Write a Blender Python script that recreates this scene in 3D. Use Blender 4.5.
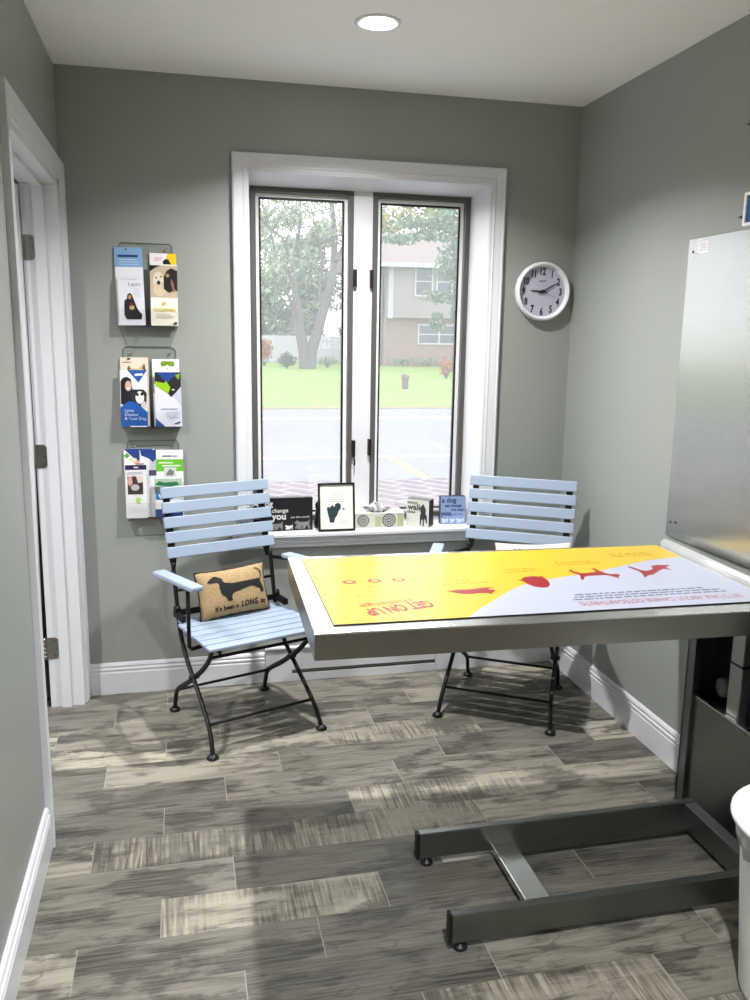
import bpy, bmesh, math, random
from mathutils import Vector, Matrix
random.seed(7)
PI = math.pi
for o in list(bpy.data.objects):
    bpy.data.objects.remove(o)
sc = bpy.context.scene
C = sc.collection

# ------------------------------------------------------------ camera, world, lights, exposure
cam = bpy.data.objects.new('camera', bpy.data.cameras.new('camera'))
C.objects.link(cam); sc.camera = cam
cam.data.sensor_fit = 'HORIZONTAL'; cam.data.sensor_width = 36.0
cam.data.lens = 36.0 * 841.56 / 750.0
cam.data.clip_start = 0.02; cam.data.clip_end = 400
_R = Vector((0.97465712, -0.22320364, 0.01495445)); _U = Vector((0.02830384, 0.18935328, 0.98150101)); _F = Vector((0.22190627, 0.95620368, -0.19087204))
cam.matrix_world = Matrix(((_R.x, _U.x, -_F.x, 0.41691), (_R.y, _U.y, -_F.y, -3.47598), (_R.z, _U.z, -_F.z, 1.48698), (0, 0, 0, 1)))

sc.view_settings.view_transform = 'Standard'
sc.view_settings.look = 'None'
sc.view_settings.gamma = 1.0
sc.view_settings.use_curve_mapping = False
sc.view_settings.exposure = -0.10

SKY = 4.6
w = bpy.data.worlds.new('overcast_sky'); sc.world = w; w.use_nodes = True
wn = w.node_tree; wn.nodes.clear()
wo = wn.nodes.new('ShaderNodeOutputWorld'); wb = wn.nodes.new('ShaderNodeBackground')
wt = wn.nodes.new('ShaderNodeTexCoord'); wz = wn.nodes.new('ShaderNodeSeparateXYZ'); wr = wn.nodes.new('ShaderNodeValToRGB')
wn.links.new(wt.outputs['Generated'], wz.inputs[0]); wn.links.new(wz.outputs['Z'], wr.inputs[0]); wn.links.new(wr.outputs[0], wb.inputs[0]); wn.links.new(wb.outputs[0], wo.inputs[0])
wr.color_ramp.elements[0].position = 0.0; wr.color_ramp.elements[0].color = (0.92, 0.94, 0.96, 1)
wr.color_ramp.elements[1].position = 0.6; wr.color_ramp.elements[1].color = (0.93, 0.96, 1.0, 1)
wb.inputs[1].default_value = SKY
LAMP_W = 40.0          # the downlight in front of the window
FILL_REAR = 62.0       # unseen downlight added behind the viewer as fill
FILL_HALL = 40.0  # unseen hallway lamp, added to brighten the doorway
LAMP_COL = (1.0, 0.995, 0.985)

# ------------------------------------------------------------ helpers
def lin(c):
    return tuple((x / 12.92 if x <= 0.04045 else ((x + 0.055) / 1.055) ** 2.4) for x in c)
def rgb(r, g, b):
    return lin((r / 255.0, g / 255.0, b / 255.0)) + (1.0,)
MATS = {}
def mat(name, col, rough=0.5, metal=0.0, bump=0.0, bscale=60.0, stretch=(1, 1, 1), var=0.0, spec=0.5, coat=0.0):
    if name in MATS: return MATS[name]
    m = bpy.data.materials.new(name); m.use_nodes = True
    nt = m.node_tree; p = nt.nodes['Principled BSDF']
    p.inputs['Base Color'].default_value = col; p.inputs['Roughness'].default_value = rough
    p.inputs['Metallic'].default_value = metal; p.inputs['Specular IOR Level'].default_value = spec
    p.inputs['Coat Weight'].default_value = coat
    if bump or var:
        tc = nt.nodes.new('ShaderNodeTexCoord'); mp = nt.nodes.new('ShaderNodeMapping'); mp.inputs['Scale'].default_value = stretch
        nz = nt.nodes.new('ShaderNodeTexNoise'); nz.inputs['Scale'].default_value = bscale; nz.inputs['Detail'].default_value = 4
        nt.links.new(tc.outputs['Object'], mp.inputs[0]); nt.links.new(mp.outputs[0], nz.inputs['Vector'])
        if bump:
            b = nt.nodes.new('ShaderNodeBump'); b.inputs['Strength'].default_value = bump; b.inputs['Distance'].default_value = 0.004
            nt.links.new(nz.outputs['Fac'], b.inputs['Height']); nt.links.new(b.outputs[0], p.inputs['Normal'])
        if var:
            mr = nt.nodes.new('ShaderNodeMix'); mr.data_type = 'RGBA'; mr.blend_type = 'MULTIPLY'; mr.inputs[0].default_value = 1.0
            rp = nt.nodes.new('ShaderNodeValToRGB')
            rp.color_ramp.elements[0].position = 0.3; rp.color_ramp.elements[0].color = (1 - var, 1 - var, 1 - var, 1)
            rp.color_ramp.elements[1].position = 0.7; rp.color_ramp.elements[1].color = (1, 1, 1, 1)
            nt.links.new(nz.outputs['Fac'], rp.inputs[0]); nt.links.new(rp.outputs[0], mr.inputs[7]); mr.inputs[6].default_value = col
            nt.links.new(mr.outputs[2], p.inputs['Base Color'])
    MATS[name] = m
    return m
def cmat(r, g, b, rough=0.45):
    return mat('print_%d_%d_%d' % (r, g, b), rgb(r, g, b), rough)
def emat(name, col, s):
    m = bpy.data.materials.new(name); m.use_nodes = True; nt = m.node_tree; p = nt.nodes['Principled BSDF']
    p.inputs['Base Color'].default_value = (0.8, 0.8, 0.8, 1)
    p.inputs['Emission Color'].default_value = tuple(col) + (1,); p.inputs['Emission Strength'].default_value = s
    return m

def add_box(bm, x0, x1, y0, y1, z0, z1, M=None, mi=0):
    vs = [bm.verts.new(Vector(p) if M is None else M @ Vector(p)) for p in
          ((x0, y0, z0), (x1, y0, z0), (x1, y1, z0), (x0, y1, z0), (x0, y0, z1), (x1, y0, z1), (x1, y1, z1), (x0, y1, z1))]
    for f in ((3, 2, 1, 0), (4, 5, 6, 7), (0, 1, 5, 4), (1, 2, 6, 5), (2, 3, 7, 6), (3, 0, 4, 7)):
        bm.faces.new([vs[i] for i in f]).material_index = mi
def add_tube(bm, pts, r, seg=10, mi=0, sx=1.0):
    pts = [Vector(p) for p in pts]; n = len(pts); rings = []
    rr = r if isinstance(r, (list, tuple)) else [r] * n
    up = None
    for i, p in enumerate(pts):
        t = (pts[min(i + 1, n - 1)] - pts[max(i - 1, 0)]).normalized()
        if up is None:
            up = Vector((1, 0, 0)) if abs(t.x) < 0.8 else Vector((0, 1, 0))
        a = (up - t * up.dot(t)).normalized(); b = t.cross(a); up = a
        rings.append([bm.verts.new(p + (a * math.cos(2 * PI * k / seg) * sx + b * math.sin(2 * PI * k / seg)) * rr[i]) for k in range(seg)])
    for i in range(n - 1):
        for k in range(seg):
            f = bm.faces.new((rings[i][k], rings[i][(k + 1) % seg], rings[i + 1][(k + 1) % seg], rings[i + 1][k])); f.material_index = mi; f.smooth = True
    bm.faces.new(rings[0][::-1]).material_index = mi; bm.faces.new(rings[-1]).material_index = mi
def smooth_path(pts, n=4):
    pts = [Vector(p) for p in pts]; out = []
    for i in range(len(pts) - 1):
        p0 = pts[max(i - 1, 0)]; p1 = pts[i]; p2 = pts[i + 1]; p3 = pts[min(i + 2, len(pts) - 1)]
        for k in range(n):
            t = k / n
            out.append(0.5 * ((2 * p1) + (p2 - p0) * t + (2 * p0 - 5 * p1 + 4 * p2 - p3) * t * t + (3 * p1 - p0 - 3 * p2 + p3) * t ** 3))
    out.append(pts[-1]); return out
def add_lathe(bm, prof, seg=32, cx=0, cy=0, mi=0, M=None, smooth=True):
    rings = []
    for r, z in prof:
        ring = []
        for k in range(seg):
            p = Vector((cx + r * math.cos(2 * PI * k / seg), cy + r * math.sin(2 * PI * k / seg), z))
            ring.append(bm.verts.new(p if M is None else M @ p))
        rings.append(ring)
    for i in range(len(rings) - 1):
        for k in range(seg):
            f = bm.faces.new((rings[i][k], rings[i][(k + 1) % seg], rings[i + 1][(k + 1) % seg], rings[i + 1][k])); f.material_index = mi; f.smooth = smooth
    if prof[0][0] > 1e-5: bm.faces.new(rings[0][::-1]).material_index = mi
    if prof[-1][0] > 1e-5: bm.faces.new(rings[-1]).material_index = mi
def add_disc(bm, r, z, seg=48, mi=0, M=None):
    f = bm.faces.new([bm.verts.new((lambda p: p if M is None else M @ p)(Vector((r * math.cos(2 * PI * k / seg), r * math.sin(2 * PI * k / seg), z)))) for k in range(seg)]); f.material_index = mi; return f
def spl(poly, n=4):
    out = []; m = len(poly)
    for i in range(m):
        p0, p1, p2, p3 = (poly[(i + k) % m] for k in (-1, 0, 1, 2))
        for k in range(n):
            t = k / n; out.append(tuple(0.5 * (2 * p1[a] + (p2[a] - p0[a]) * t + (2 * p0[a] - 5 * p1[a] + 4 * p2[a] - p3[a]) * t * t + (3 * p1[a] - p0[a] - 3 * p2[a] + p3[a]) * t ** 3) for a in (0, 1)))
    return out
def add_prism(bm, poly, d0, d1, M=None, mi=0):
    """poly in (x,z), extruded along y from d0 to d1"""
    a = [bm.verts.new((Vector((x, d0, z)) if M is None else M @ Vector((x, d0, z)))) for x, z in poly]
    b = [bm.verts.new((Vector((x, d1, z)) if M is None else M @ Vector((x, d1, z)))) for x, z in poly]
    n = len(poly)
    bm.faces.new(a).material_index = mi; bm.faces.new(b[::-1]).material_index = mi
    for i in range(n):
        bm.faces.new((a[i], b[i], b[(i + 1) % n], a[(i + 1) % n])).material_index = mi
def add_flat(bm, poly, y, M=None, mi=0):
    f = bm.faces.new([bm.verts.new(Vector((x, y, z)) if M is None else M @ Vector((x, y, z))) for x, z in poly]); f.material_index = mi
    return f
def ell(cx, cz, rx, rz, n=20, a0=0):
    return [(cx + rx * math.cos(a0 + 2 * PI * k / n), cz + rz * math.sin(a0 + 2 * PI * k / n)) for k in range(n)]
_tc = {}
def text_mesh(s, size, align='LEFT', width=None, bold=0.0, spacing=1.0, extrude=0.0):
    key = (s, size, align, width, bold, spacing, extrude)
    if key in _tc: return _tc[key]
    cu = bpy.data.curves.new('lettering_curve', 'FONT'); cu.body = s; cu.size = size; cu.align_x = align; cu.offset = bold; cu.space_character = spacing
    cu.resolution_u = 3; cu.extrude = extrude
    ob = bpy.data.objects.new('lettering_curve', cu); C.objects.link(ob)
    bpy.context.view_layer.update()
    me = bpy.data.meshes.new_from_object(ob.evaluated_get(bpy.context.evaluated_depsgraph_get()))
    vs = [v.co.copy() for v in me.vertices]; fs = [tuple(p.vertices) for p in me.polygons]
    bpy.data.objects.remove(ob); bpy.data.curves.remove(cu); bpy.data.meshes.remove(me)
    if width and vs:
        xs = [v.x for v in vs]; k = width / max(1e-6, max(xs) - min(xs))
        for v in vs: v.x *= k
    _tc[key] = (vs, fs); return _tc[key]
def add_text(bm, s, size, x, z, y, M=None, mi=0, align='LEFT', width=None, bold=0.0, spacing=1.0):
    """lettering on the xz-plane at depth y, reading left to right for a viewer looking along +y"""
    vs, fs = text_mesh(s, size, align, width, bold, spacing)
    nv = [bm.verts.new((lambda p: p if M is None else M @ p)(Vector((x + v.x, y, z + v.y)))) for v in vs]
    for f in fs:
        try: bm.faces.new([nv[i] for i in f]).material_index = mi
        except ValueError: pass
def obj(name, bm, mats, parent=None, loc=None, rot=None, smooth=False, bevel=0.0, weld=False):
    if weld: bmesh.ops.remove_doubles(bm, verts=bm.verts, dist=1e-5)
    me = bpy.data.meshes.new(name); bm.normal_update(); bm.to_mesh(me); bm.free()
    if not isinstance(mats, (list, tuple)): mats = [mats]
    for m in mats: me.materials.append(m)
    if smooth:
        for p in me.polygons: p.use_smooth = True
    o = bpy.data.objects.new(name, me); C.objects.link(o)
    if parent: o.parent = parent
    if loc: o.location = loc
    if rot: o.rotation_euler = rot
    if bevel:
        b = o.modifiers.new('bevel', 'BEVEL'); b.width = bevel; b.segments = 2; b.limit_method = 'ANGLE'; b.angle_limit = 0.6
    return o
def fixn(bm): bmesh.ops.recalc_face_normals(bm, faces=bm.faces)
def thing(name, label, cat, loc=(0, 0, 0), rot=(0, 0, 0), group=None):
    o = bpy.data.objects.new(name, None); C.objects.link(o); o.location = loc; o.rotation_euler = rot
    o.empty_display_size = 0.05
    o['label'] = label; o['category'] = cat
    if group: o['group'] = group
    return o
def tag(o, label, cat, group=None):
    o['label'] = label; o['category'] = cat
    if group: o['group'] = group
    return o
def struct(name, bm, m, bevel=0.0, smooth=False):
    o = obj(name, bm, m, bevel=bevel, smooth=smooth); o['kind'] = 'structure'; return o
def struct_root(name, loc=(0, 0, 0)):
    o = bpy.data.objects.new(name, None); C.objects.link(o); o.location = loc; o['kind'] = 'structure'; return o
def dup(root, loc, rot, label, group=None):
    r = root.copy(); C.objects.link(r); r.location = loc; r.rotation_euler = rot; r['label'] = label
    if group: r['group'] = group
    def kids(src, dst):
        for ch in list(src.children):
            c = ch.copy(); C.objects.link(c); c.parent = dst; kids(ch, c)
    kids(root, r)
    return r
def box_obj(name, dims, m, parent=None, bevel=0.0):
    bm = bmesh.new(); add_box(bm, *dims); return obj(name, bm, m, parent, bevel=bevel)
def sweep_u(bm, x0, x1, z0, z1, prof, M=None, mi=0):
    """three-sided mitred casing; prof = [(inset from outer edge, projection)]"""
    rows = []
    for a, d in prof:
        rows.append([bm.verts.new((lambda p: p if M is None else M @ p)(Vector(p))) for p in
                     ((x0 + a, -d, z0), (x0 + a, -d, z1 - a), (x1 - a, -d, z1 - a), (x1 - a, -d, z0))])
    for i in range(len(rows) - 1):
        for k in range(3):
            bm.faces.new((rows[i][k], rows[i][k + 1], rows[i + 1][k + 1], rows[i + 1][k])).material_index = mi
def frame_ring(bm, x0, x1, z0, z1, t, y0, y1, mi=0):
    add_box(bm, x0, x0 + t, y0, y1, z0, z1, mi=mi); add_box(bm, x1 - t, x1, y0, y1, z0, z1, mi=mi)
    add_box(bm, x0 + t, x1 - t, y0, y1, z0, z0 + t, mi=mi); add_box(bm, x0 + t, x1 - t, y0, y1, z1 - t, z1, mi=mi)

# ------------------------------------------------------------ materials
m_wall = mat('wall_paint', rgb(150, 154, 149), 0.42, bump=0.05, bscale=220)
m_ceil = mat('ceiling_paint', rgb(248, 249, 249), 0.8, bump=0.04, bscale=200)
m_trim = mat('white_trim_paint', rgb(216, 217, 222), 0.28)
m_black = mat('black_metal', rgb(10, 10, 12), 0.45, spec=0.35)
m_blackpl = mat('black_plastic', rgb(12, 12, 13), 0.45)
m_dgrey = mat('grey_sash_paint', rgb(82, 84, 82), 0.4)
m_steel = mat('brushed_steel', (0.60, 0.60, 0.57, 1), 0.30, 1.0, bump=0.03, bscale=40, stretch=(1, 30, 30))
m_steel_top = mat('polished_steel_top', (0.70, 0.70, 0.68, 1), 0.22, 1.0, bump=0.02, bscale=30, stretch=(1, 20, 1))
m_steel_dk = mat('darkened_steel', (0.22, 0.225, 0.215, 1), 0.34, 1.0, bump=0.03, bscale=40, stretch=(1, 30, 30))  # base colour lowered to carry the dark surroundings the housing reflects
m_plate = mat('wall_plate_steel', (0.56, 0.565, 0.545, 1), 0.13, 0.92, bump=0.02, bscale=20, stretch=(1, 1, 30), var=0.06)
m_nickel = mat('brushed_nickel', (0.36, 0.34, 0.31, 1), 0.35, 1.0)
m_blue = mat('pale_blue_paint', rgb(150, 164, 184), 0.42)
m_white = mat('white_plastic', rgb(236, 236, 238), 0.35)

def glass_mat():
    m = bpy.data.materials.new('window_glass'); m.use_nodes = True; nt = m.node_tree; nt.nodes.clear()
    o = nt.nodes.new('ShaderNodeOutputMaterial'); t = nt.nodes.new('ShaderNodeBsdfTransparent'); g = nt.nodes.new('ShaderNodeBsdfGlossy'); mx = nt.nodes.new('ShaderNodeMixShader')
    g.inputs['Roughness'].default_value = 0.02; t.inputs[0].default_value = (0.95, 0.955, 0.955, 1); mx.inputs[0].default_value = 0.05
    nt.links.new(t.outputs[0], mx.inputs[1]); nt.links.new(g.outputs[0], mx.inputs[2]); nt.links.new(mx.outputs[0], o.inputs[0]); return m
def screen_mat():
    m = bpy.data.materials.new('fly_screen_mesh'); m.use_nodes = True; nt = m.node_tree; nt.nodes.clear()
    o = nt.nodes.new('ShaderNodeOutputMaterial'); t = nt.nodes.new('ShaderNodeBsdfTransparent'); d = nt.nodes.new('ShaderNodeBsdfTranslucent'); mx = nt.nodes.new('ShaderNodeMixShader')
    d.inputs[0].default_value = (0.75, 0.77, 0.78, 1); mx.inputs[0].default_value = 0.11
    nt.links.new(t.outputs[0], mx.inputs[1]); nt.links.new(d.outputs[0], mx.inputs[2]); nt.links.new(mx.outputs[0], o.inputs[0]); return m
def acrylic_mat():
    m = bpy.data.materials.new('clear_acrylic'); m.use_nodes = True; nt = m.node_tree; nt.nodes.clear()
    o = nt.nodes.new('ShaderNodeOutputMaterial'); t = nt.nodes.new('ShaderNodeBsdfTransparent'); g = nt.nodes.new('ShaderNodeBsdfGlossy'); mx = nt.nodes.new('ShaderNodeMixShader')
    g.inputs['Roughness'].default_value = 0.05; t.inputs[0].default_value = (0.965, 0.97, 0.965, 1)
    mx.inputs[0].default_value = 0.035; nt.links.new(t.outputs[0], mx.inputs[1]); nt.links.new(g.outputs[0], mx.inputs[2]); nt.links.new(mx.outputs[0], o.inputs[0]); return m
nt = m_plate.node_tree; p = nt.nodes['Principled BSDF']; tv = nt.nodes.new('ShaderNodeCombineXYZ'); tv.inputs[1].default_value = 1.0
nt.links.new(tv.outputs[0], p.inputs['Tangent']); p.inputs['Anisotropic'].default_value = 0.92; p.inputs['Roughness'].default_value = 0.26
m_glass = glass_mat(); m_screen = screen_mat(); m_acr = acrylic_mat()

def floor_mat():
    m = bpy.data.materials.new('wood_look_tile'); m.use_nodes = True; nt = m.node_tree; N = nt.nodes; L = nt.links
    p = N['Principled BSDF']
    def math_(op, a, b=None, c=None):
        n = N.new('ShaderNodeMath'); n.operation = op
        for i, v in enumerate((a, b, c)):
            if v is None: continue
            if isinstance(v, (int, float)): n.inputs[i].default_value = v
            else: L.new(v, n.inputs[i])
        return n.outputs[0]
    def comb(x, y, z=0.0):
        n = N.new('ShaderNodeCombineXYZ')
        for i, v in enumerate((x, y, z)):
            if isinstance(v, (int, float)): n.inputs[i].default_value = v
            else: L.new(v, n.inputs[i])
        return n.outputs[0]
    def noise(vec, scale, detail=4, rough=0.55):
        n = N.new('ShaderNodeTexNoise'); n.inputs['Scale'].default_value = scale; n.inputs['Detail'].default_value = detail; n.inputs['Roughness'].default_value = rough
        L.new(vec, n.inputs['Vector']); return n.outputs['Fac']
    def ramp(fac, stops):
        n = N.new('ShaderNodeValToRGB'); cr = n.color_ramp
        while len(cr.elements) < len(stops): cr.elements.new(0.5)
        for e, (pos, c) in zip(cr.elements, stops): e.position = pos; e.color = c if len(c) == 4 else tuple(c) + (1,)
        L.new(fac, n.inputs[0]); return n.outputs[0]
    def mixc(f, a, b, mode='MIX'):
        n = N.new('ShaderNodeMix'); n.data_type = 'RGBA'; n.blend_type = mode
        for sock, v in ((n.inputs[0], f), (n.inputs[6], a), (n.inputs[7], b)):
            if isinstance(v, (int, float)): sock.default_value = v
            elif isinstance(v, tuple): sock.default_value = v
            else: L.new(v, sock)
        return n.outputs[2]
    tc = N.new('ShaderNodeTexCoord'); sp = N.new('ShaderNodeSeparateXYZ'); L.new(tc.outputs['Object'], sp.inputs[0])
    X, Y = sp.outputs[0], sp.outputs[1]
    rv = math_('DIVIDE', math_('MULTIPLY', math_('ADD', Y, 0.030), -1.0), 0.152)
    row = math_('FLOOR', rv); fy = math_('SUBTRACT', rv, row)
    xv = math_('DIVIDE', math_('ADD', math_('SUBTRACT', X, 0.330), math_('MULTIPLY', row, 0.1973)), 0.592)
    col = math_('FLOOR', xv); fx = math_('SUBTRACT', xv, col)
    wn_ = N.new('ShaderNodeTexWhiteNoise'); wn_.noise_dimensions = '3D'; L.new(comb(row, col, 3.0), wn_.inputs['Vector'])
    sc_ = N.new('ShaderNodeSeparateColor'); L.new(wn_.outputs['Color'], sc_.inputs[0]); r1, r2, r3 = sc_.outputs
    off = math_('MULTIPLY', r1, 37.0); off2 = math_('MULTIPLY', r2, 53.0)
    grain = noise(comb(math_('ADD', math_('MULTIPLY', X, 1.8), off), math_('ADD', math_('MULTIPLY', Y, 15.0), off2)), 1.6, 7, 0.62)
    fine = noise(comb(math_('ADD', math_('MULTIPLY', X, 7.0), off), math_('MULTIPLY', Y, 130.0)), 1.0, 3, 0.6)
    blot = noise(comb(math_('ADD', math_('MULTIPLY', X, 2.2), off2), math_('ADD', math_('MULTIPLY', Y, 5.0), off)), 1.6, 6, 0.60)
    swirl = noise(comb(math_('ADD', math_('MULTIPLY', X, 1.0), off2), math_('ADD', math_('MULTIPLY', Y, 3.0), off)), 3.0, 2, 0.5)
    base = ramp(r3, [(0.0, rgb(88, 86, 80)), (0.35, rgb(120, 116, 106)), (0.7, rgb(146, 141, 128)), (1.0, rgb(172, 166, 150))])
    c1 = mixc(ramp(grain, [(0.36, (0.90,) * 3), (0.45, (0.30,) * 3), (0.54, (0, 0, 0))]), base, rgb(58, 54, 47))
    c2 = mixc(ramp(blot, [(0.50, (0, 0, 0)), (0.57, (0.78,) * 3)]), c1, rgb(50, 49, 46))
    ring = math_('ABSOLUTE', math_('SUBTRACT', swirl, 0.56))
    c3 = mixc(math_('MULTIPLY', ramp(ring, [(0.0, (0.6,) * 3), (0.012, (0, 0, 0))]), math_('GREATER_THAN', r1, 0.55)), c2, rgb(48, 46, 42))
    c4 = mixc(math_('MULTIPLY', ramp(fine, [(0.40, (0, 0, 0)), (0.66, (1, 1, 1))]), 0.20), c3, rgb(178, 174, 164))
    # saw-marked planks: stripes across the plank
    saw = noise(comb(math_('ADD', math_('MULTIPLY', X, 105.0), off), math_('ADD', math_('MULTIPLY', Y, 5.0), off2)), 1.0, 4, 0.6)
    sawpatch = noise(comb(math_('ADD', math_('MULTIPLY', X, 4.0), off2), math_('ADD', math_('MULTIPLY', Y, 6.0), off)), 1.5, 2, 0.5)
    def plank(r_, c_):
        return math_('MULTIPLY', math_('COMPARE', row, r_, 0.1), math_('COMPARE', col, c_, 0.1))
    sel = math_('GREATER_THAN', math_('FRACT', math_('MULTIPLY', math_('ADD', r2, r1), 7.31)), 0.93)
    for r_, c_ in ((7, 2), (9, 3), (6, 3), (7, 3), (12, 5), (3, 2)):
        sel = math_('MAXIMUM', sel, plank(r_, c_))
    sawf = math_('MULTIPLY', math_('MULTIPLY', sel, 0.85), ramp(sawpatch, [(0.40, (0.15,) * 3), (0.56, (0.95,) * 3)]))
    sawc = mixc(ramp(blot, [(0.52, (0, 0, 0)), (0.60, (0.6,) * 3)]), ramp(saw, [(0.38, rgb(84, 80, 71)), (0.5, rgb(128, 123, 110)), (0.64, rgb(170, 164, 148))]), rgb(58, 57, 52))
    c5 = mixc(sawf, c4, sawc)
    # grout
    ex = math_('MULTIPLY', math_('MINIMUM', fx, math_('SUBTRACT', 1.0, fx)), 0.592)
    ey = math_('MULTIPLY', math_('MINIMUM', fy, math_('SUBTRACT', 1.0, fy)), 0.152)
    g = math_('MAXIMUM', math_('LESS_THAN', ex, 0.0012), math_('LESS_THAN', ey, 0.0009))
    gc = mixc(math_('LESS_THAN', ex, 0.0016), rgb(98, 95, 87), rgb(150, 146, 134))
    fin = mixc(g, c5, gc)
    L.new(fin, p.inputs['Base Color'])
    L.new(ramp(grain, [(0.3, (0.42,) * 3), (0.7, (0.58,) * 3)]), p.inputs['Roughness'])
    bp = N.new('ShaderNodeBump'); bp.inputs['Strength'].default_value = 0.25; bp.inputs['Distance'].default_value = 0.002
    L.new(math_('SUBTRACT', math_('MULTIPLY', grain, 0.4), g), bp.inputs['Height']); L.new(bp.outputs[0], p.inputs['Normal'])
    p.inputs['Specular IOR Level'].default_value = 0.35
    return m
m_floor = floor_mat()

# ------------------------------------------------------------ the room
W = 2.089; H = 2.44; YB = -6.6; TH = 0.15
WX0, WX1, WZ0, WZ1 = 0.700, 1.690, 0.640, 2.106      # window opening
DY0, DY1, DZ = -1.028, -0.078, 2.030                 # door opening
bm = bmesh.new(); add_box(bm, -1.6, W + 0.15, YB - 0.15, 0.15, -0.12, 0); struct('floor', bm, m_floor)
bm = bmesh.new(); add_box(bm, -1.6, W + 0.15, YB - 0.15, 0.15, H, H + 0.12); struct('ceiling', bm, m_ceil)
bm = bmesh.new()
add_box(bm, -1.6, WX0, 0, TH, 0, H); add_box(bm, WX1, W + 0.15, 0, TH, 0, H); add_box(bm, WX0, WX1, 0, TH, 0, WZ0); add_box(bm, WX0, WX1, 0, TH, WZ1, H)
struct('wall_back', bm, m_wall)
bm = bmesh.new()
add_box(bm, -0.12, 0, YB, DY0, 0, H); add_box(bm, -0.12, 0, DY1, 0, 0, H); add_box(bm, -0.12, 0, DY0, DY1, DZ, H)
struct('wall_left', bm, m_wall)
bm = bmesh.new(); add_box(bm, W, W + 0.15, YB, 0, 0, H); struct('wall_right', bm, m_wall)
bm = bmesh.new(); add_box(bm, -1.6, W + 0.15, YB - 0.15, YB, 0, H); struct('wall_front', bm, m_wall)
bm = bmesh.new(); add_box(bm, -1.6, -1.45, YB, 0, 0, H); struct('wall_hallway', bm, m_trim)

BB = [(0, 0), (0.015, 0), (0.015, 0.092), (0.012, 0.096), (0.012, 0.100), (0.0145, 0.103), (0.0145, 0.109), (0.0095, 0.113), (0.0095, 0.118), (0.0125, 0.122), (0.009, 0.130), (0.004, 0.134), (0, 0.134)]
def baseboard(name, p0, p1, nrm, ext=0.0):
    bm = bmesh.new(); p0 = Vector(p0); p1 = Vector(p1); n = Vector(nrm)
    a = [bm.verts.new(Vector((p0.x, p0.y, z)) + n * d) for d, z in BB]; b = [bm.verts.new(Vector((p1.x, p1.y, z)) + n * d) for d, z in BB]
    for i in range(len(BB)):
        j = (i + 1) % len(BB); bm.faces.new((a[i], a[j], b[j], b[i]))
    bm.faces.new(a[::-1]); bm.faces.new(b); fixn(bm)
    return struct(name, bm, m_trim)
baseboard('baseboard_back', (0.022, 0, 0), (0.742, 0, 0), (0, -1, 0))
baseboard('baseboard_back_right', (1.512, 0, 0), (W - 0.0152, 0, 0), (0, -1, 0))
baseboard('baseboard_right', (W, 0, 0), (W, YB, 0), (-1, 0, 0))
baseboard('baseboard_left', (0, -1.0995, 0), (0, YB, 0), (1, 0, 0))

# window
CAS = [(0, 0), (0, 0.020), (0.006, 0.024), (0.012, 0.020), (0.020, 0.019), (0.040, 0.015), (0.046, 0.017), (0.052, 0.013), (0.062, 0.012), (0.066, 0.0)]
win = struct_root('window_1')
bm = bmesh.new(); sweep_u(bm, 0.634, 1.7575, 0.668, 2.175, CAS); fixn(bm)
# right casing is a little wider than the left so its inner lip meets the reveal
obj('casing', bm, m_trim, win)
bm = bmesh.new()   # reveal lining, splayed towards the sashes
def quadbox(pts):
    a = [bm.verts.new(p) for p in pts]
    for q in ((0, 1, 2, 3), (4, 7, 6, 5), (0, 4, 5, 1), (1, 5, 6, 2), (2, 6, 7, 3), (3, 7, 4, 0)): bm.faces.new([a[i] for i in q])
SW0, SW1, SH = 0.710, 1.650, 2.073
quadbox([(0.690, -0.008, 0.668), (0.698, -0.008, 0.668), (SW0, 0.112, 0.668), (0.690, 0.112, 0.668), (0.690, -0.008, 2.112), (0.698, -0.008, 2.112), (SW0, 0.112, 2.112), (0.690, 0.112, 2.112)])
quadbox([(1.6925, -0.008, 0.668), (1.702, -0.008, 0.668), (1.702, 0.112, 0.668), (SW1, 0.112, 0.668), (1.6925, -0.008, 2.112), (1.702, -0.008, 2.112), (1.702, 0.112, 2.112), (SW1, 0.112, 2.112)])
quadbox([(0.690, -0.008, 2.108), (1.702, -0.008, 2.108), (1.702, 0.112, SH), (0.690, 0.112, SH), (0.690, -0.008, 2.116), (1.702, -0.008, 2.116), (1.702, 0.112, 2.116), (0.690, 0.112, 2.116)])
fixn(bm)
obj('reveal', bm, m_trim, win)
bm = bmesh.new()
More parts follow.
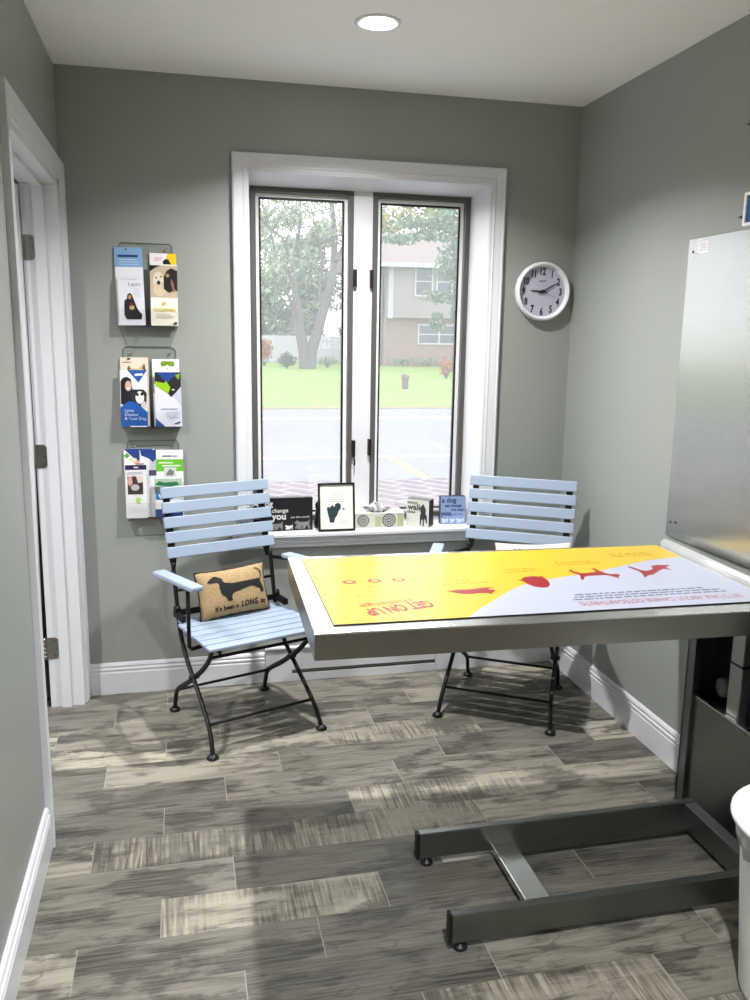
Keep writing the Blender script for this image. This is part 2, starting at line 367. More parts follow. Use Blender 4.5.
# sill: flat stool with a stepped moulding below its nose
prof = [(0.145, 0.670), (-0.052, 0.670), (-0.056, 0.666), (-0.056, 0.655), (-0.052, 0.651), (-0.040, 0.650), (-0.038, 0.640), (-0.032, 0.636), (-0.030, 0.622), (-0.026, 0.618), (-0.024, 0.606), (-0.020, 0.602), (0.0, 0.602), (0.0, 0.640), (0.145, 0.640)]
a = [bm.verts.new((0.612, y, z)) for y, z in prof]; b = [bm.verts.new((1.778, y, z)) for y, z in prof]
for i in range(len(prof)): bm.faces.new((a[i], a[(i + 1) % len(prof)], b[(i + 1) % len(prof)], b[i]))
bm.faces.new(a[::-1]); bm.faces.new(b); fixn(bm)
obj('sill', bm, m_trim, win)
box_obj('mullion', (1.140, 1.222, 0.108, 0.150, 0.670, SH + 0.01), m_trim, win, 0.002)
for (x0, x1, hinge) in ((0.712, 1.140, 'R'), (1.222, 1.648, 'L')):
    bm = bmesh.new(); frame_ring(bm, x0, x1, 0.690, SH, 0.022, 0.105, 0.150); s = obj('sash_frame', bm, m_dgrey, win, bevel=0.002)
    bm = bmesh.new(); frame_ring(bm, x0 + 0.022, x1 - 0.022, 0.708, SH - 0.022, 0.014, 0.128, 0.150); obj('sash_rail', bm, m_white, s)
    bm = bmesh.new(); frame_ring(bm, x0 + 0.034, x1 - 0.034, 0.720, SH - 0.034, 0.010, 0.132, 0.146); obj('screen_frame', bm, m_blackpl, s)
    box_obj('fly_screen', (x0 + 0.04, x1 - 0.04, 0.1395, 0.1400, 0.725, SH - 0.040), m_screen, s)
    box_obj('pane', (x0 + 0.036, x1 - 0.036, 0.1480, 0.1495, 0.722, SH - 0.036), m_glass, s)
# filler between sash and reveal on the outside
bm = bmesh.new(); add_box(bm, 1.648, 1.700, 0.113, 0.150, 0.67, 2.11); add_box(bm, 0.690, 0.712, 0.113, 0.150, 0.67, 2.11); add_box(bm, 0.712, 1.648, 0.113, 0.150, SH, 2.11); add_box(bm, 0.712, 1.648, 0.112, 0.150, 0.668, 0.690)
obj('stop_moulding', bm, m_trim, win)
def latch(x, z, s, lever):
    bm = bmesh.new(); add_box(bm, x - 0.007, x + 0.007, 0.088, 0.112, z - 0.036, z + 0.036)
    if lever: add_tube(bm, [(x, 0.094, z - 0.03), (x + 0.004 * s, 0.088, z - 0.055), (x + 0.002 * s, 0.086, z - 0.075)], 0.004, 8)
    obj('latch', bm, m_blackpl, win, bevel=0.002)
latch(1.146, 1.725, 1, False); latch(1.217, 1.725, -1, False); latch(1.146, 1.005, 1, True); latch(1.217, 1.01, -1, False)

# door in the left wall (opening into the hallway)
door = struct_root('door_1')
Mx = Matrix(((0, -1, 0, 0), (1, 0, 0, 0), (0, 0, 1, 0), (0, 0, 0, 1)))     # (x,y,z)->( -y, x, z): local x runs along world y, depth -y runs into the room (+x)
bm = bmesh.new(); sweep_u(bm, -1.0985, -0.006, 0.0, 2.099, [(0, 0), (0, 0.018), (0.006, 0.022), (0.014, 0.019), (0.020, 0.018), (0.044, 0.014), (0.050, 0.016), (0.056, 0.012), (0.070, 0.011), (0.070, 0)], Mx); fixn(bm)
obj('casing', bm, m_trim, door)
bm = bmesh.new()
add_box(bm, -0.125, 0.004, DY1 - 0.022, DY1, 0, DZ); add_box(bm, -0.125, 0.004, DY0, DY0 + 0.022, 0, DZ); add_box(bm, -0.125, 0.004, DY0, DY1, DZ - 0.022, DZ)
add_box(bm, -0.082, -0.045, DY1 - 0.034, DY1 - 0.022, 0, DZ - 0.022); add_box(bm, -0.082, -0.045, DY0 + 0.022, DY0 + 0.034, 0, DZ - 0.022); add_box(bm, -0.082, -0.045, DY0 + 0.022, DY1 - 0.022, DZ - 0.034, DZ - 0.022)
obj('jamb', bm, m_trim, door, bevel=0.0015)
bm = bmesh.new(); yA, yB_ = DY1 - 0.045, DY1 - 0.010
add_prism(bm, [(-1.045, 0.012), (-0.147, 0.012), (-0.128, 1.10), (-0.127, 2.0), (-1.045, 2.0)], yA, yB_)
for (x0, x1, z0, z1) in ((-0.95, -0.66, 1.62, 1.88), (-0.53, -0.24, 1.62, 1.88), (-0.95, -0.66, 0.95, 1.52), (-0.53, -0.24, 0.95, 1.52), (-0.95, -0.66, 0.22, 0.85), (-0.53, -0.24, 0.22, 0.85)):
    frame_ring(bm, x0, x1, z0, z1, 0.02, yA - 0.004, yA)
obj('door_leaf', bm, m_trim, door, bevel=0.002)
for z in (1.785, 1.020, 0.250):
    bm = bmesh.new(); yj = DY1 - 0.022
    poly = [(-0.132, z - 0.045), (-0.094, z - 0.045), (-0.085, z - 0.036), (-0.085, z + 0.036), (-0.094, z + 0.045), (-0.132, z + 0.045)]
    add_prism(bm, poly, yj - 0.0025, yj + 0.0005)
    for k in range(5):
        add_tube(bm, [(-0.135, yj - 0.006, z - 0.045 + 0.018 * k + 0.0008), (-0.135, yj - 0.006, z - 0.045 + 0.018 * (k + 1) - 0.0008)], 0.006, 10)
    for dz in (-0.03, 0.0, 0.03):
        add_box(bm, -0.100 + (0.006 if dz == 0 else 0), -0.096 + (0.006 if dz == 0 else 0), yj - 0.0032, yj - 0.002, z + dz - 0.002, z + dz + 0.002, mi=1)
    add_prism(bm, [(-0.150, z - 0.045), (-0.138, z - 0.045), (-0.138, z + 0.045), (-0.150, z + 0.045)], yj - 0.003, yj - 0.001)
    obj('hinge', bm, [m_nickel, m_black], door)

# ------------------------------------------------------------ outside
GZ = -0.25
def ground_mat(name, c1, c2, scale, rough=0.9):
    m = bpy.data.materials.new(name); m.use_nodes = True; nt = m.node_tree; p = nt.nodes['Principled BSDF']
    tc = nt.nodes.new('ShaderNodeTexCoord'); n = nt.nodes.new('ShaderNodeTexNoise'); n.inputs['Scale'].default_value = scale; n.inputs['Detail'].default_value = 6
    r = nt.nodes.new('ShaderNodeValToRGB'); r.color_ramp.elements[0].position = 0.35; r.color_ramp.elements[1].position = 0.65
    r.color_ramp.elements[0].color = c1; r.color_ramp.elements[1].color = c2
    nt.links.new(tc.outputs['Object'], n.inputs['Vector']); nt.links.new(n.outputs['Fac'], r.inputs[0]); nt.links.new(r.outputs[0], p.inputs['Base Color'])
    p.inputs['Roughness'].default_value = rough; p.inputs['Specular IOR Level'].default_value = 0.1; return m
m_grass = ground_mat('lawn_grass', rgb(112, 134, 72), rgb(128, 150, 84), 1.2)
m_asph = ground_mat('asphalt', rgb(124, 124, 132), rgb(132, 132, 140), 6.0)
m_verge = ground_mat('leafy_verge', rgb(122, 118, 84), rgb(140, 126, 100), 2.0)
m_line = mat('white_road_paint', rgb(176, 176, 176), 0.7); m_yline = mat('yellow_road_paint', rgb(168, 156, 96), 0.7)
bm = bmesh.new(); add_box(bm, -25, 60, 0.30, 6.42, GZ - 0.2, GZ); add_box(bm, -25, 60, 6.42, 16.75, GZ - 0.2, GZ); struct('road', bm, m_asph)
bm = bmesh.new()
for z in (0,):
    add_box(bm, -25, 60, 8.38, 8.52, GZ, GZ + 0.006); add_box(bm, -25, 60, 14.05, 14.45, GZ, GZ + 0.006)
struct('road_marking', bm, m_line)
bm = bmesh.new()
for x in (3.32, 6.1, 0.55, 8.9): add_box(bm, x, x + 0.13, 5.4, 8.38, GZ, GZ + 0.005)
struct('parking_line', bm, m_yline)
def brick_mat(name, c1, c2, mortar, scale, bw=0.5, rh=0.25, ms=0.02, coords='Object', rot=(0, 0, 0)):
    m = bpy.data.materials.new(name); m.use_nodes = True; nt = m.node_tree; p = nt.nodes['Principled BSDF']
    tc = nt.nodes.new('ShaderNodeTexCoord'); mp = nt.nodes.new('ShaderNodeMapping'); mp.inputs['Rotation'].default_value = rot
    b = nt.nodes.new('ShaderNodeTexBrick'); b.inputs['Color1'].default_value = c1; b.inputs['Color2'].default_value = c2; b.inputs['Mortar'].default_value = mortar
    b.inputs['Scale'].default_value = scale; b.inputs['Mortar Size'].default_value = ms; b.inputs['Brick Width'].default_value = bw; b.inputs['Row Height'].default_value = rh
    nt.links.new(tc.outputs[coords], mp.inputs[0]); nt.links.new(mp.outputs[0], b.inputs['Vector']); nt.links.new(b.outputs[0], p.inputs['Base Color'])
    p.inputs['Roughness'].default_value = 0.9; p.inputs['Specular IOR Level'].default_value = 0.1; return m
m_pave = brick_mat('paving_brick', rgb(112, 98, 104), rgb(120, 104, 110), rgb(138, 132, 136), 1.0, 0.46, 0.23, 0.03, rot=(0, 0, 0.95))
bm = bmesh.new(); add_box(bm, -25, 60, 3.6, 6.42, GZ, GZ + 0.02); struct('brick_paving', bm, m_pave)
bm = bmesh.new(); add_box(bm, -40, 90, 16.75, 110, GZ - 0.2, GZ + 0.0)
lawn = obj('lawn', bm, m_grass); lawn['kind'] = 'structure'
bm = bmesh.new(); add_box(bm, -25, 60, 16.6, 17.25, GZ, GZ + 0.012); struct('verge', bm, m_verge)

def leafmat(name, c1, c2):
    return ground_mat(name, c1, c2, 1.3)
def add_leaves(bm, blobs, n, s, rnd):
    for _ in range(n):
        cx, cy, cz, rx, ry, rz = rnd.choice(blobs)
        while True:
            u = Vector((rnd.uniform(-1, 1), rnd.uniform(-1, 1), rnd.uniform(-1, 1)))
            if u.length <= 1: break
        u = u * (0.55 + 0.45 * rnd.random()) if u.length > 0.2 else u
        c = Vector((cx + u.x * rx, cy + u.y * ry, cz + u.z * rz))
        a = Vector((rnd.gauss(0, 1), rnd.gauss(0, 1), rnd.gauss(0, 1))).normalized(); b = a.cross(Vector((rnd.gauss(0, 1), rnd.gauss(0, 1), rnd.gauss(0, 1)))).normalized()
        k = s * rnd.uniform(0.5, 1.2)
        bm.faces.new([bm.verts.new(c + a * k), bm.verts.new(c + b * k * 0.45), bm.verts.new(c - a * k), bm.verts.new(c - b * k * 0.45)])
m_bark = mat('grey_bark', rgb(104, 98, 96), 0.9, bump=0.5, bscale=8, var=0.3)
m_leaf1 = leafmat('pale_green_leaves', rgb(136, 146, 124), rgb(156, 164, 142))
m_leaf2 = leafmat('hazy_green_leaves', rgb(118, 136, 112), rgb(144, 156, 128))
m_leaf3 = leafmat('yellowing_leaves', rgb(142, 140, 76), rgb(126, 134, 88))
m_needle = leafmat('conifer_needles', rgb(100, 122, 104), rgb(120, 142, 118))
m_orange = leafmat('orange_leaves', rgb(168, 98, 66), rgb(150, 112, 80))
m_dshrub = leafmat('dark_shrub_leaves', rgb(88, 82, 80), rgb(110, 104, 94))

# the forked tree on the lawn
def T41(u, v, dy=0): return (6.9 + (u - 306) * 0.0515, 41 + dy, 0.73 + (350 - v) * 0.0505)
t = thing('tree', 'bare-limbed tree with a forked grey trunk standing on the lawn across the road', 'tree', (6.95, 41, GZ))
def sub(p): return (p[0] - 6.95, p[1] - 41, p[2] - GZ)
bm = bmesh.new()
add_tube(bm, smooth_path([sub(p) for p in (T41(306, 372), T41(304, 352), T41(299, 325), T41(296, 300), T41(294, 278), T41(298, 252, 1), T41(302, 228, 1), T41(306, 195, 2))]), [0.40, 0.36, 0.34, 0.33, 0.30, 0.29, 0.28, 0.27, 0.27, 0.26, 0.25, 0.24, 0.2, 0.18, 0.17, 0.16, 0.15, 0.14, 0.13, 0.12, 0.11, 0.10, 0.09, 0.08, 0.07, 0.07, 0.06, 0.05, 0.05], 10)
add_tube(bm, smooth_path([sub(p) for p in (T41(309, 372), T41(312, 350), T41(319, 328), T41(326, 302), T41(332, 280), T41(338, 255, 1), T41(338, 225, 1), T41(334, 195, 1))]), [0.40, 0.36, 0.34, 0.32, 0.30, 0.29, 0.28, 0.27, 0.26, 0.26, 0.25, 0.25, 0.24, 0.24, 0.23, 0.23, 0.22, 0.22, 0.21, 0.2, 0.2, 0.19, 0.18, 0.17, 0.16, 0.15, 0.14, 0.13, 0.12], 10)
obj('trunk', bm, m_bark, t)
rnd = random.Random(3)
def limb(pts, r):
    bm = bmesh.new(); pp = smooth_path([sub(p) for p in pts]); n = len(pp)
    add_tube(bm, pp, [r * (1 - 0.8 * i / (n - 1)) for i in range(n)], 7)
    for _ in range(7):
        i = rnd.randrange(n // 3, n); q = pp[i]; d = Vector((rnd.uniform(-1, 1), rnd.uniform(-.5, .5), rnd.uniform(0.1, 1.0))) * rnd.uniform(0.8, 2.0)
        add_tube(bm, [q, q + d * 0.5 + Vector((0.1, 0, 0.05)), q + d], [r * 0.35, r * 0.22, r * 0.08], 5)
    obj('branch', bm, m_bark, t)
limb([T41(295, 290), T41(289, 268), T41(283, 246, -1), T41(268, 232, -1), T41(258, 228, -2)], 0.13)
limb([T41(298, 322), T41(291, 306, -.5), T41(284, 294, -1), T41(270, 288, -1.5), T41(258, 288, -2)], 0.12)
limb([T41(294, 280), T41(300, 262, .5), T41(301, 240, 1), T41(306, 215, 1.5)], 0.14)
limb([T41(324, 310), T41(322, 290, .5), T41(326, 262, 1), T41(322, 235, 1), T41(314, 205, 1.2)], 0.13)
limb([T41(336, 260), T41(348, 240, .5), T41(360, 222, 1), T41(366, 200, 1)], 0.13)
limb([T41(290, 268), T41(278, 250, 1), T41(272, 225, 1), T41(266, 205, 1.5)], 0.11)
bm = bmesh.new(); add_leaves(bm, [sub(T41(u, v)) + (1.7, 1.8, 1.2) for u, v in ((265, 235), (290, 210), (320, 205), (345, 225), (275, 265), (310, 180), (355, 190), (262, 200))], 2600, 0.13, rnd)
obj('foliage', bm, m_leaf1, t)['kind'] = 'stuff'

def bg_tree(name, label, x, y, h, blobs, n, s, lm, group, tr=0.3):
    t = thing(name, label, 'tree', (x, y, GZ), group=group)
    bm = bmesh.new(); add_tube(bm, smooth_path([(0, 0, 0), (0.15, 0.1, h * 0.3), (-0.1, 0, h * 0.6), (0.05, 0, h * 0.9)], 3), [tr * (1 - 0.075 * i) for i in range(10)], 8); obj('trunk', bm, m_bark, t)
    bm = bmesh.new(); add_leaves(bm, blobs, n, s, random.Random(int(x * 13 + y * 7))); obj('foliage', bm, lm, t)['kind'] = 'stuff'
    return t
BG = 'leafy trees far behind the white fence'
BGL = ['tall hazy green tree directly behind the left part of the fence', 'hazy green tree showing between the forked tree trunks', 'hazy green tree behind the right part of the fence',
       'hazy green tree between the fence and the house', 'hazy green tree at the far left edge of the view through the window', 'tall hazy tree rising behind the left end of the house roof', 'low hazy green tree just behind the fence, left of the forked trunk']
for i, (x, y, h) in enumerate(((5.6, 68, 11.5), (11.6, 76, 12.0), (9.7, 61.5, 8.5), (15.9, 67, 11.0), (2.2, 76, 12.5), (19.5, 80, 13.5), (6.7, 55, 6.5))):
    bl = [(rnd.uniform(-2.3, 2.3), rnd.uniform(-1.5, 1.5), 1.2 + (h - 1.2) * k_ / 13, 1.6, 1.5, 1.3) for k_ in range(14)]
    bg_tree('tree', BGL[i], x, y, h, bl, 4200, 0.30, m_leaf2, BG)
bg_tree('tree', 'tree with yellowing leaves rising behind the roof of the grey house', 17.4, 58, 10, [(rnd.uniform(-2.0, 3), rnd.uniform(-1.5, 1.5), rnd.uniform(6.8, 11.5), 1.6, 1.5, 1.1) for _ in range(14)], 3400, 0.22, m_leaf3, None)
bl = []
for k in range(15):
    z = 3.2 + k * 0.55; bl.append((rnd.uniform(-1.0, 0.7) - 0.3, rnd.uniform(-.8, .8), z, 1.35, 1.2, 0.45))
bl += [(-3.6, 0, 6.4, 1.5, 0.8, 0.30), (-2.6, 0, 7.2, 1.4, 0.8, 0.3), (-0.4, 0, 3.0, 0.5, 0.5, 0.9), (-1.6, 0, 8.5, 1.6, 1.0, 0.5), (-2.2, 0, 6.6, 1.7, 0.8, 0.28), (-1.5, 0, 2.5, 0.5, 0.5, 0.7)]
bg_tree('conifer_tree', 'drooping green conifer standing in front of the grey sided house', 14.6, 38, 11, bl, 5200, 0.15, m_needle, None, 0.22)

# the white fence, shrubs, post
f = thing('fence', 'white fence far behind the forked tree', 'fence', (0, 51, GZ))
for k in range(7):
    bm = bmesh.new(); x = 4.4 + k * 0.95
    for j in range(8): add_box(bm, x + j * 0.114, x + j * 0.114 + 0.104, -0.02, 0.02, 0.05, 1.7)
    add_box(bm, x, x + 0.9, 0.02, 0.06, 0.4, 0.5); add_box(bm, x, x + 0.9, 0.02, 0.06, 1.3, 1.4); obj('fence_panel', bm, mat('fence_white', rgb(172, 174, 180), 0.7), f)
    bm = bmesh.new(); add_box(bm, x - 0.05, x + 0.03, -0.04, 0.06, 0, 1.8); obj('post', bm, MATS['fence_white'], f)
def shrub(name, label, x, y, blobs, n, s, lm):
    t = thing(name, label, 'shrub', (x, y, GZ)); bm = bmesh.new(); add_leaves(bm, blobs, n, s, random.Random(int(x * 31)))
    obj('foliage', bm, lm, t)['kind'] = 'stuff'
    bm = bmesh.new()
    for k in range(4): add_tube(bm, [(0, 0, 0), (0.1 * (k - 1.5), 0.05, 0.3), (0.2 * (k - 1.5), 0, 0.6)], [0.03, 0.02, 0.01], 5)
    obj('stem', bm, m_bark, t)
shrub('shrub', 'orange-leaved shrub at the left end of the white fence', 5.1, 45, [(0, 0, 0.9, 0.6, 0.5, 0.75)], 700, 0.1, m_orange)
shrub('shrub', 'dark grey-brown shrub left of the forked tree trunk', 5.95, 41.5, [(0, 0, 0.45, 0.6, 0.4, 0.45)], 500, 0.09, m_dshrub)
shrub('shrub', 'small pale shrub right of the forked tree trunk', 8.4, 43, [(0, 0, 0.35, 0.8, 0.4, 0.35)], 400, 0.09, m_leaf1)
shrub('shrub', 'sparse reddish shrub on the lawn in front of the brick house wall', 11.6, 31.5, [(0, 0, 0.5, 0.45, 0.4, 0.5)], 260, 0.08, m_orange)
for k, x in enumerate((13.4, 15.0, 16.6)):
    shrub('shrub', ['low green shrub at the left foot of the brick house wall', 'low green shrub at the foot of the brick wall below the ground floor window', 'low green shrub at the foot of the brick wall, right of the other two'][k], x, 45.7, [(0, 0, 0.3, 0.9, 0.3, 0.35)], 300, 0.09, m_leaf2)
bm = bmesh.new(); add_lathe(bm, [(0.11, 0), (0.12, 0.05), (0.11, 0.30), (0.14, 0.34), (0.145, 0.44), (0.10, 0.50), (0.0, 0.52)], 12)
o = obj('garden_post', bm, mat('weathered_post', rgb(120, 104, 98), 0.9, var=0.4, bscale=20)); o.location = (7.85, 24.3, GZ); tag(o, 'short weathered post standing alone on the lawn', 'post')

# the house
m_siding = mat('grey_siding', rgb(150, 142, 144), 0.8)
nt = m_siding.node_tree; p = nt.nodes['Principled BSDF']; tc = nt.nodes.new('ShaderNodeTexCoord'); wv = nt.nodes.new('ShaderNodeTexWave'); wv.wave_type = 'BANDS'; wv.bands_direction = 'Z'; wv.wave_profile = 'SAW'; wv.inputs['Scale'].default_value = 1.6
bpn = nt.nodes.new('ShaderNodeBump'); bpn.inputs['Strength'].default_value = 0.6; bpn.inputs['Distance'].default_value = 0.05; nt.links.new(tc.outputs['Object'], wv.inputs['Vector']); nt.links.new(wv.outputs['Fac'], bpn.inputs['Height']); nt.links.new(bpn.outputs[0], p.inputs['Normal'])
m_brick = brick_mat('house_brick', rgb(140, 116, 102), rgb(126, 104, 92), rgb(150, 140, 130), 1.0, 0.22, 0.08, 0.012, rot=(PI / 2, 0, 0))
m_roof = mat('roof_shingle', rgb(134, 122, 118), 0.9, var=0.25, bscale=3, stretch=(1, 4, 4)); m_htrim = mat('house_white_trim', rgb(176, 176, 180), 0.7)
m_hpane = mat('house_window_pane', rgb(74, 84, 92), 0.15)
h = thing('house', 'two storey house with grey siding over brick across the road', 'house', (12.5, 46.5, GZ))
def hb(name, d, m, par=h, bev=0): return box_obj(name, d, m, par, bev)
hb('brick_wall', (0, 14, 0, 8, 0, 2.85), m_brick)
hb('siding_wall', (0.1, 14, -0.45, 8, 2.85, 6.1), m_siding)
hb('corner_board', (0.06, 0.32, -0.49, -0.3, 2.80, 6.1), m_htrim)
hb('porch_wall', (-1.0, 0.05, 1.0, 7, 0, 5.4), mat('pale_siding', rgb(160, 162, 162), 0.8))
hb('downspout', (-0.32, -0.16, 0.6, 0.75, 0, 4.6), m_htrim)
bm = bmesh.new()
a = [bm.verts.new(v) for v in ((-1.7, -1.0, 5.95), (14.5, -1.0, 5.95), (14.5, 3.8, 8.1), (-1.7, 3.8, 8.1), (-1.7, 8.6, 5.95), (14.5, 8.6, 5.95), (-1.7, -1.0, 5.80), (14.5, -1.0, 5.80), (14.5, 8.6, 5.80), (-1.7, 8.6, 5.80))]
for q in ((0, 1, 2, 3), (3, 2, 5, 4), (0, 3, 4, 9, 6), (1, 7, 8, 5, 2), (6, 7, 1, 0), (9, 4, 5, 8), (6, 9, 8, 7)): bm.faces.new([a[i] for i in q])
fixn(bm); obj('roof', bm, m_roof, h)
hb('fascia', (-1.7, 14.5, -1.08, -1.0, 5.72, 5.97), m_htrim)
for (x0, x1, z0, z1, y, nm) in ((1.62, 2.75, 4.1, 5.85, -0.45, 2), (2.95, 4.9, 4.1, 5.85, -0.45, 2), (2.0, 4.7, 1.30, 2.5, 0.0, 2), (7.5, 9.5, 4.1, 5.85, -0.45, 2)):
    bm = bmesh.new(); frame_ring(bm, x0, x1, z0, z1, 0.09, y - 0.06, y)
    if x1 - x0 > 1.5: add_box(bm, (x0 + x1) / 2 - 0.05, (x0 + x1) / 2 + 0.05, y - 0.05, y, z0, z1)
    add_box(bm, x0, x1, y - 0.04, y, (z0 + z1) / 2 - 0.03, (z0 + z1) / 2 + 0.03)
    wf = obj('window', bm, m_htrim, h)
    hb('pane', (x0 + 0.05, x1 - 0.05, y - 0.02, y - 0.005, z0 + 0.05, z1 - 0.05), m_hpane, wf)

# ------------------------------------------------------------ ceiling downlights
def downlight(x, y, label, power):
    t = thing('recessed_downlight', label, 'ceiling light', (x, y, H), group=None)
    bm = bmesh.new(); add_lathe(bm, [(0.052, 0.0), (0.052, -0.003), (0.066, -0.006), (0.072, -0.003), (0.072, 0.0)], 40); fixn(bm)
    obj('trim_ring', bm, m_white, t)
    bm = bmesh.new(); add_lathe(bm, [(0.0, -0.010), (0.020, -0.0095), (0.040, -0.0065), (0.052, -0.002)], 40)
    obj('lens', bm, M_LENS, t)
    L = bpy.data.lights.new('downlight_lamp', 'AREA'); L.energy = power; L.color = LAMP_COL; L.shape = 'DISK'; L.size = 0.075; L.spread = math.radians(136)
    lo = bpy.data.objects.new('downlight_lamp', L); C.objects.link(lo); lo.parent = t; lo.location = (0, 0, -0.013)
    return t
M_LENS = emat('downlight_lens', (1.0, 0.98, 0.95), 40.0)
downlight(1.045, -0.712, 'round recessed downlight glowing in the white ceiling above the table', LAMP_W)
downlight(0.80, -3.15, 'unseen round downlight added as fill in the ceiling above the viewer', FILL_REAR)
downlight(-0.8, -1.3, 'unseen round downlight added in the hallway ceiling to brighten the doorway', FILL_HALL)

# ------------------------------------------------------------ floor heater under the window
t = thing('baseboard_heater', 'low white baseboard heater with a dark slot under the window', 'heater', (0.744, 0, 0))
bm = bmesh.new()
add_box(bm, 0, 0.766, -0.020, -0.001, 0.052, 0.150); add_box(bm, 0, 0.766, -0.020, -0.001, 0.0, 0.034); add_box(bm, 0, 0.115, -0.020, -0.001, 0.034, 0.052)
obj('cover', bm, m_trim, t)
box_obj('slot', (0.115, 0.766, -0.010, -0.002, 0.034, 0.052), m_dgrey, t)
bm = bmesh.new(); add_box(bm, 0.098, 0.76, -0.019, -0.012, 0.0425, 0.0465); obj('damper_rail', bm, m_nickel, t)
bm = bmesh.new(); add_box(bm, -0.001, 0.767, -0.028, -0.001, 0.150, 0.158); obj('top_cap', bm, m_trim, t, bevel=0.002)

# ------------------------------------------------------------ folding chairs
def make_chair(label):
    t = thing('folding_armchair', label, 'chair', (0.624, -0.366, 0), (0, 0, math.radians(20.3)))
    fl = [(-0.224, 0.006), (-0.205, 0.05), (-0.165, 0.105), (-0.06, 0.19), (0.045, 0.27), (0.105, 0.345), (0.130, 0.415)]
    for s in (-1, 1):
        bm = bmesh.new()
        xs = [0.222, 0.218, 0.213, 0.208, 0.206, 0.205, 0.205]
        add_tube(bm, smooth_path([(s * x, y, z) for x, (y, z) in zip(xs, fl)]), 0.0085, 10); lg = obj('leg', bm, m_black, t)
        bm = bmesh.new(); add_lathe(bm, [(0.0, 0.0), (0.021, 0.001), (0.022, 0.006), (0.014, 0.015), (0.009, 0.018), (0, 0.018)], 20, s * 0.222, -0.224); obj('foot_pad', bm, m_blackpl, lg)
        bm = bmesh.new()
        add_tube(bm, smooth_path([(s * 0.198, y, z) for y, z in ((0.225, 0.006), (0.213, 0.05), (0.185, 0.105), (0.06, 0.182), (-0.07, 0.270), (-0.145, 0.335), (-0.172, 0.375), (-0.185, 0.408))]), 0.0105, 10, sx=0.75); lg = obj('leg', bm, m_black, t)
        bm = bmesh.new(); add_lathe(bm, [(0.0, 0.0), (0.021, 0.001), (0.022, 0.006), (0.014, 0.015), (0.010, 0.018), (0, 0.018)], 20, s * 0.198, 0.225); obj('foot_pad', bm, m_blackpl, lg)
        bm = bmesh.new()
        add_tube(bm, smooth_path([(s * 0.205, y, z) for y, z in ((0.130, 0.415), (0.148, 0.49), (0.166, 0.58), (0.176, 0.625))]), 0.0085, 10)
        Mb = Matrix.Translation((s * 0.198, 0.187, 0.600)) @ Matrix.Rotation(-0.235, 4, 'X')
        add_prism(bm, [(-0.006, 0.0), (0.006, 0.0), (0.013, 0.035), (0.013, 0.305), (-0.013, 0.305), (-0.013, 0.035)], -0.006, 0.002, Mb); fixn(bm)
        obj('back_upright', bm, m_black, t)
        bm = bmesh.new(); add_box(bm, s * 0.190 - 0.005, s * 0.190 + 0.005, -0.235, 0.125, 0.390, 0.409); obj('seat_rail', bm, m_black, t)
        bm = bmesh.new(); add_tube(bm, [(s * 0.190, 0.045, 0.1925), (s * 0.226, 0.045, 0.1925)] if False else [(s * 0.186, -0.012, 0.229), (s * 0.222, -0.012, 0.229)], 0.009, 10); obj('pivot_bolt', bm, m_black, t)
        bm = bmesh.new(); add_tube(bm, [(s * 0.20, 0.130, 0.455), (s * 0.220, 0.130, 0.455)], 0.013, 12); add_box(bm, min(s * 0.205, s * 0.222), max(s * 0.205, s * 0.222), 0.05, 0.14, 0.425, 0.447); obj('pivot_bracket', bm, m_black, t)
        bm = bmesh.new()
        add_tube(bm, [(s * 0.208, 0.168, 0.598), (s * 0.258, 0.040, 0.606), (s * 0.264, -0.115, 0.614), (s * 0.264, -0.132, 0.606), (s * 0.262, -0.128, 0.398), (s * 0.252, -0.124, 0.386), (s * 0.192, -0.110, 0.386)], 0.0075, 8)
        ab = obj('arm_bracket', bm, m_black, t)
        bm = bmesh.new(); Ma = Matrix.Translation(((-0.284, 0.245)[s > 0], -0.088, 0.634)) @ Matrix.Rotation((0.16, 0.27)[s > 0], 4, 'Z')
        add_box(bm, -0.025, 0.025, -0.137, 0.137, -0.009, 0.009, Ma); obj('armrest', bm, m_blue, t, bevel=0.006)
    for k in range(5):
        bm = bmesh.new(); z = 0.022 + k * 0.0575
        Mb = Matrix.Translation((0, 0.187, 0.618)) @ Matrix.Rotation(-0.235, 4, 'X')
        add_box(bm, -0.223, 0.228, -0.019, -0.0065, z, z + 0.043, Mb)
        obj('back_slat', bm, m_blue, t, bevel=0.003)
    for k in range(7):
        y = -0.250 + k * 0.0525; hw = 0.228 if k < 6 else 0.210
        bm = bmesh.new(); dz = [0.0, 0.004, 0.004, 0.003, 0.002, 0.002, 0.002][k]
        add_box(bm, -hw - 0.007, hw - 0.007, y, y + 0.045, 0.409, 0.4205); obj('seat_slat', bm, m_blue, t, bevel=0.003)
    def rod(name, x, y, z, r=0.006):
        bm = bmesh.new(); add_tube(bm, [(-x, y, z), (x, y, z)], r, 8); obj(name, bm, m_black, t)
    rod('stretcher', 0.213, -0.166, 0.103); rod('stretcher', 0.198, 0.187, 0.103); rod('stretcher', 0.198, -0.160, 0.352, 0.0065)
    rod('back_rod', 0.205, 0.155, 0.520)
    bm = bmesh.new(); add_box(bm, -0.205, 0.205, 0.132, 0.140, 0.425, 0.448); obj('back_rod', bm, m_black, t)
    return t
chair = make_chair('pale blue slatted folding armchair under the brochure racks, holding the dachshund cushion')
dup(chair, (1.690, -0.402, 0), (0, 0, math.radians(-31.6)), 'pale blue slatted folding armchair in the right corner, holding a cream cushion')
chair['group'] = 'pale blue folding armchairs'
for o in C.objects:
    if o.parent is None and o.name.startswith('folding_armchair'): o['group'] = 'pale blue folding armchairs'

